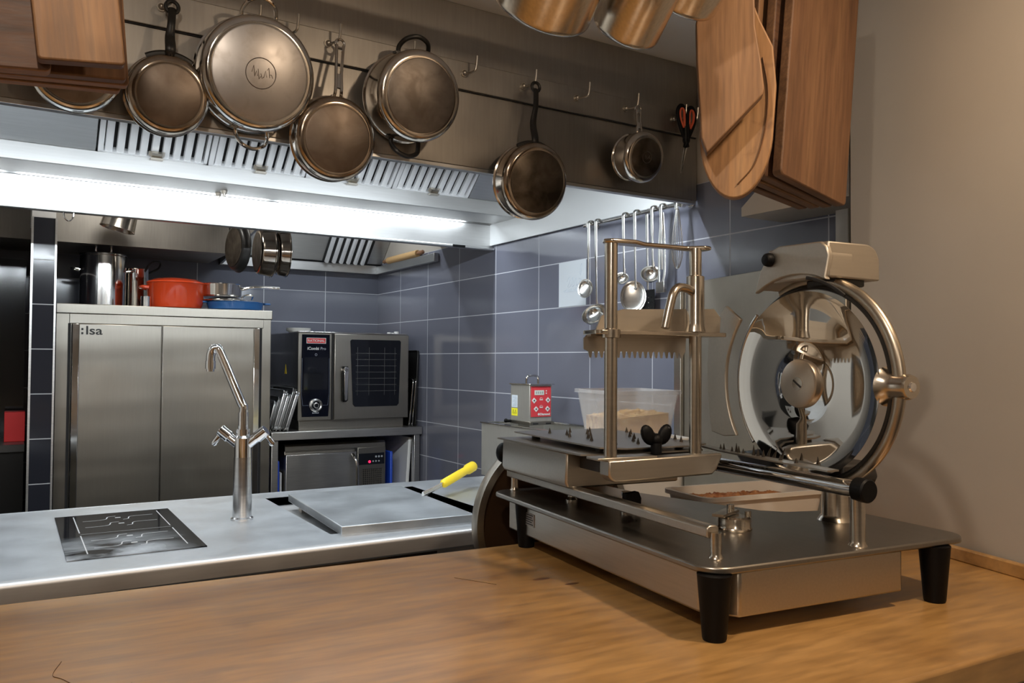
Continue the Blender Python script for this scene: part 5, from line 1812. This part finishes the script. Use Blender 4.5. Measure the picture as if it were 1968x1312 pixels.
b.build('grip_plate', STEEL_MATTE, sl)
b = MB()
pl = [(-0.024, 0.470), (-0.030, 0.464), (-0.030, 0.444)]
n = 17
for k in range(n):
    x = -0.020 + 0.0125 * k
    pl += [(x, 0.440), (x + 0.003, 0.428), (x + 0.006, 0.428), (x + 0.0085, 0.440)]
pl += [(0.195, 0.428), (0.204, 0.440), (0.206, 0.470)]
b.prism(pl, (0, 0.340, 0), (1, 0, 0), (0, 0, 1), (0, 0.003, 0))
b.prism([(-0.024, 0.4715), (-0.024, 0.468), (0.206, 0.468), (0.206, 0.4715)], (0, 0.325, 0), (1, 0, 0), (0, 0, 1), (0, 0.018, 0))
b.build('toothed_grip', STEEL_MATTE, sl)
# gauge plate left of the blade
BC = (0.157, 0.382)
gp = [(0.358, 0.268), (0.398, 0.275), (0.408, 0.330), (0.412, 0.400), (0.408, 0.475), (0.395, 0.500), (0.352, 0.538)]
for k in range(13):
    a = d(40 - 74 * k / 12)
    gp.append((BC[0] + 0.196 * math.cos(a), BC[1] + 0.196 * math.sin(a)))
b = MB()
b.prism(gp, (0.316, 0, 0), (0, 1, 0), (0, 0, 1), (0.008, 0, 0))
b.build('gauge_plate', STEEL_MATTE, sl, 0.002)
# blade
ax = (-1, 0, 0)
co = (0.346, BC[0], BC[1])
b = MB()
b.lathe([(0, 0.014), (0.048, 0.014), (0.064, 0.0105), (0.078, 0.0098), (0.124, 0.0098), (0.136, 0.0092), (0.150, 0.0098), (0.164, 0.0125), (0.172, 0.0142), (0.172, 0.0130), (0.158, 0.000), (0, 0.000)], co, ax, 128)
bl = b.build('blade', MIRROR, sl, angle=60)
b = MB()
b.lathe([(0, 0.026), (0.040, 0.026), (0.0445, 0.024), (0.046, 0.020), (0.046, 0.009), (0, 0.009)], co, ax, 64)
cpn = b.build('blade_cap', steel('cap_steel', (0.55, 0.47, 0.38), 0.34, (3, 3, 3), 0.03), bl)
b = MB()
b.lathe([(0, 0.0272), (0.0125, 0.0268), (0.0128, 0.025)], co, ax, 32)
sw = b.build('screw', STEEL_POST, cpn)
b = MB()
b.X = Matrix.Translation((co[0] - 0.0274, co[1], co[2])) @ Matrix.Rotation(d(-55), 4, 'X')
b.box(-0.0004, 0.001, -0.0016, 0.0016, -0.011, 0.011)
b.X = None
b.build('slot', DARK, sw)
# guard ring: thin rim behind the blade edge, thick bow at the right
b = MB()
b.arc((0.352, BC[0], BC[1]), (0, 1, 0), (0, 0, 1), 0.180, 0, 2 * PI, 0.0055, 96, 10, 0.9)
b.build('guard_ring', BLACKIRON, sl)
b = MB()
b.arc((0.346, BC[0], BC[1]), (0, 1, 0), (0, 0, 1), 0.1885, d(-40), d(45), 0.0035, 40, 10, 1.3)
b.build('edge_strip', STEEL_POL, sl)
b = MB()
pts, rad = [], []
for k in range(49):
    a = d(66 + 194 * k / 48)
    R_ = 0.189 + 0.006 * math.sin(PI * k / 48)
    pts.append((0.352, BC[0] + R_ * math.cos(a), BC[1] + R_ * math.sin(a)))
    rad.append(0.0045 + 0.0045 * math.sin(PI * k / 48))
b.tube(pts, rad, 14, False, 1.35, (1, 0, 0))
b.build('guard_bow', steel('bow_steel', (0.46, 0.40, 0.32), 0.32, (3, 3, 3), 0.03), sl)
b = MB()
b.lathe([(0.034, -0.012), (0.024, 0.0), (0.0215, 0.012), (0.0215, 0.030), (0.019, 0.036), (0, 0.036)], (0.356, -0.022, 0.382), (0, -1, 0), 32)
bs = b.build('boss', STEEL_POST, sl)
MB().lathe([(0, 0.040), (0.007, 0.039), (0.009, 0.035)], (0.356, -0.022, 0.382), (0, -1, 0), 20).build('pin', CHROME, bs)
# sharpener cover
pr = [(0.262, 0.556), (0.246, 0.598), (0.220, 0.634), (0.196, 0.642), (0.094, 0.638), (0.080, 0.628), (0.074, 0.612), (0.083, 0.574)]
for k in range(9):
    a = d(113 - 52 * k / 8)
    pr.append((BC[0] + 0.196 * math.cos(a), BC[1] + 0.198 * math.sin(a) + 0.004))
b = MB()
b.prism(pr, (0.312, 0, 0), (0, 1, 0), (0, 0, 1), (0.012, 0, 0))
b.prism([(0.258, 0.562), (0.243, 0.598), (0.219, 0.630), (0.196, 0.638), (0.094, 0.634), (0.083, 0.626), (0.078, 0.612), (0.086, 0.576), (0.12, 0.582), (0.2, 0.580)], (0.322, 0, 0), (0, 1, 0), (0, 0, 1), (0.055, 0, 0))
scv = b.build('sharpener_cover', STEEL_MATTE, sl, 0.004)
b = MB()
q = []
for k in range(9):
    a = PI / 2 * k / 8
    q.append((0.412 + 0.034 * math.sin(a), 0.604 + 0.034 * math.cos(a)))
b.prism([(0.318, 0.574), (0.318, 0.638)] + q + [(0.446, 0.572)], (0, 0.080, 0), (1, 0, 0), (0, 0, 1), (0, 0.150, 0))
b.build('cover_hood', STEEL_MATTE, scv, 0.003)
b = MB()
b.lathe([(0, 0), (0.013, 0), (0.0135, 0.003), (0.012, 0.010), (0.009, 0.013), (0, 0.0135)], (0.311, 0.218, 0.618), (-1, 0, 0), 24)
b.build('cover_knob', BLACK, scv)
b = MB()
b.box(0.345, 0.42, 0.09, 0.16, 0.560, 0.576)
b.build('stone_holder', BLACKIRON, scv, 0.004)
b = MB()
b.arc((0.309, BC[0], BC[1]), (0, 1, 0), (0, 0, 1), 0.196, d(100), d(128), 0.0022, 20, 8, 1.5)
b.build('slot_edge', DARK, scv)
# blade pedestal, drive housing
b = MB()
b.prism([(0.075, 0.215), (0.085, 0.196), (0.330, 0.196), (0.370, 0.232), (0.30, 0.245), (0.085, 0.240)], (0.352, 0, 0), (0, 1, 0), (0, 0, 1), (0.085, 0, 0))
b.build('drive_housing', mat('black_casting', (0.015, 0.013, 0.012), 0.45), sl, 0.006)
b = MB()
b.cyl((0.375, 0.157, 0.382), (0.430, 0.157, 0.382), 0.05, 0.045, 32)
b.box(0.385, 0.425, 0.125, 0.190, 0.20, 0.36)
b.build('bearing_arm', STEEL_WARM, sl, 0.004)
b = MB()
b.lathe([(0, 0), (0.034, 0), (0.030, 0.006), (0.026, 0.012), (0.024, 0.090), (0, 0.095)], (0.466, 0.205, 0.111), n=32)
b.box(0.425, 0.476, 0.185, 0.222, 0.180, 0.235)
b.build('pedestal', STEEL_POST, sl)
b = MB()
b.prism([(0.060, 0.232), (0.340, 0.238), (0.40, 0.242), (0.40, 0.245), (0.34, 0.241), (0.060, 0.235)], (0.292, 0, 0), (0, 1, 0), (0, 0, 1), (0.028, 0, 0))
et = b.build('edge_tray', STEEL_WARM, sl)
for k, y in enumerate((0.36, 0.35, 0.325, 0.312, 0.305, 0.292, 0.262, 0.250, 0.235, 0.190, 0.150)):
    hgt = (0.012, 0.014, 0.010, 0.018, 0.013, 0.009, 0.019, 0.014, 0.012, 0.008, 0.006)[k]
    b = MB()
    b.cyl((0.31, y, 0.236), (0.31, y, 0.240 + hgt), 0.0042, 0.0004, 8)
    b.build('spike', SPIKE, et)
# carriage rods
b = MB()
b.cyl((0.324, 0.012, 0.206), (0.324, 0.500, 0.206), 0.0150, n=28)
rod = b.build('rod', CHROME, sl)
b = MB()
b.lathe([(0, -0.010), (0.016, -0.010), (0.0205, -0.008), (0.0205, 0.014), (0.018, 0.017), (0, 0.017)], (0.324, 0.016, 0.206), (0, -1, 0), 28)
b.build('rod_cap', BLACK, rod)
b = MB()
b.cyl((0.352, 0.090, 0.203), (0.352, 0.420, 0.203), 0.008, n=20)
b.build('thin_rod', CHROME, sl)
b = MB()
b.lathe([(0, 0), (0.016, 0), (0.0135, 0.004), (0.0125, 0.010), (0.0125, 0.085), (0, 0.085)], (0.324, 0.024, 0.111), n=24)
b.build('rod_post', STEEL_POST, sl)
# locking disc on the base
b = MB()
b.lathe([(0, 0), (0.031, 0), (0.032, 0.003), (0.030, 0.006), (0.030, 0.022), (0.026, 0.025), (0, 0.025)], (0.222, 0.215, 0.111), n=40)
ldk = b.build('locking_disc', STEEL_POST, sl)
b = MB()
b.prism([(-0.055, -0.010), (0.018, -0.014), (0.026, 0.0), (0.018, 0.014), (-0.055, 0.012)], (0.225, 0.235, 0.1375), (0.86, 0.5, 0), (-0.5, 0.86, 0), (0, 0, 0.005))
b.cyl((0.232, 0.238, 0.142), (0.232, 0.238, 0.152), 0.007, n=14)
b.cyl((0.245, 0.205, 0.134), (0.245, 0.205, 0.144), 0.006, n=14)
b.build('locking_lever', STEEL_POST, ldk)
# flywheel behind the far end
wc = (0.188, 0.866, 0.016)
b = MB()
b.lathe([(0.200, -0.018), (0.217, -0.018), (0.219, -0.012), (0.219, 0.012), (0.217, 0.018), (0.200, 0.018), (0.196, 0.010), (0.196, -0.010), (0.200, -0.018)], wc, (0, -1, 0), 96)
fw = b.build('flywheel', STEEL_WARM, sl)
b = MB()
b.lathe([(0, 0.006), (0.197, 0.006), (0.197, -0.004), (0, -0.004)], wc, (0, -1, 0), 64)
b.lathe([(0, 0.030), (0.03, 0.028), (0.04, 0.010), (0.04, -0.02), (0, -0.02)], wc, (0, -1, 0), 32)
b.build('wheel_web', mat('brown_reflection_web', (0.10, 0.055, 0.03), 0.35, 0.7), fw)  # brown reflection on the wheel face put into its base colour
b = MB()
b.cyl((wc[0], 0.76, 0.060), (wc[0], 0.85, 0.020), 0.016, n=16)
b.build('axle', BLACKIRON, fw)
b = MB()
b.cyl((0.046, 0.85, 0.170), (0.040, 0.85, 0.190), 0.008, n=12)
b.ball((0.034, 0.836, 0.196), 0.0215, 20, (0.85, 0.9, 1.15))
b.build('crank_knob', BLACK, fw)
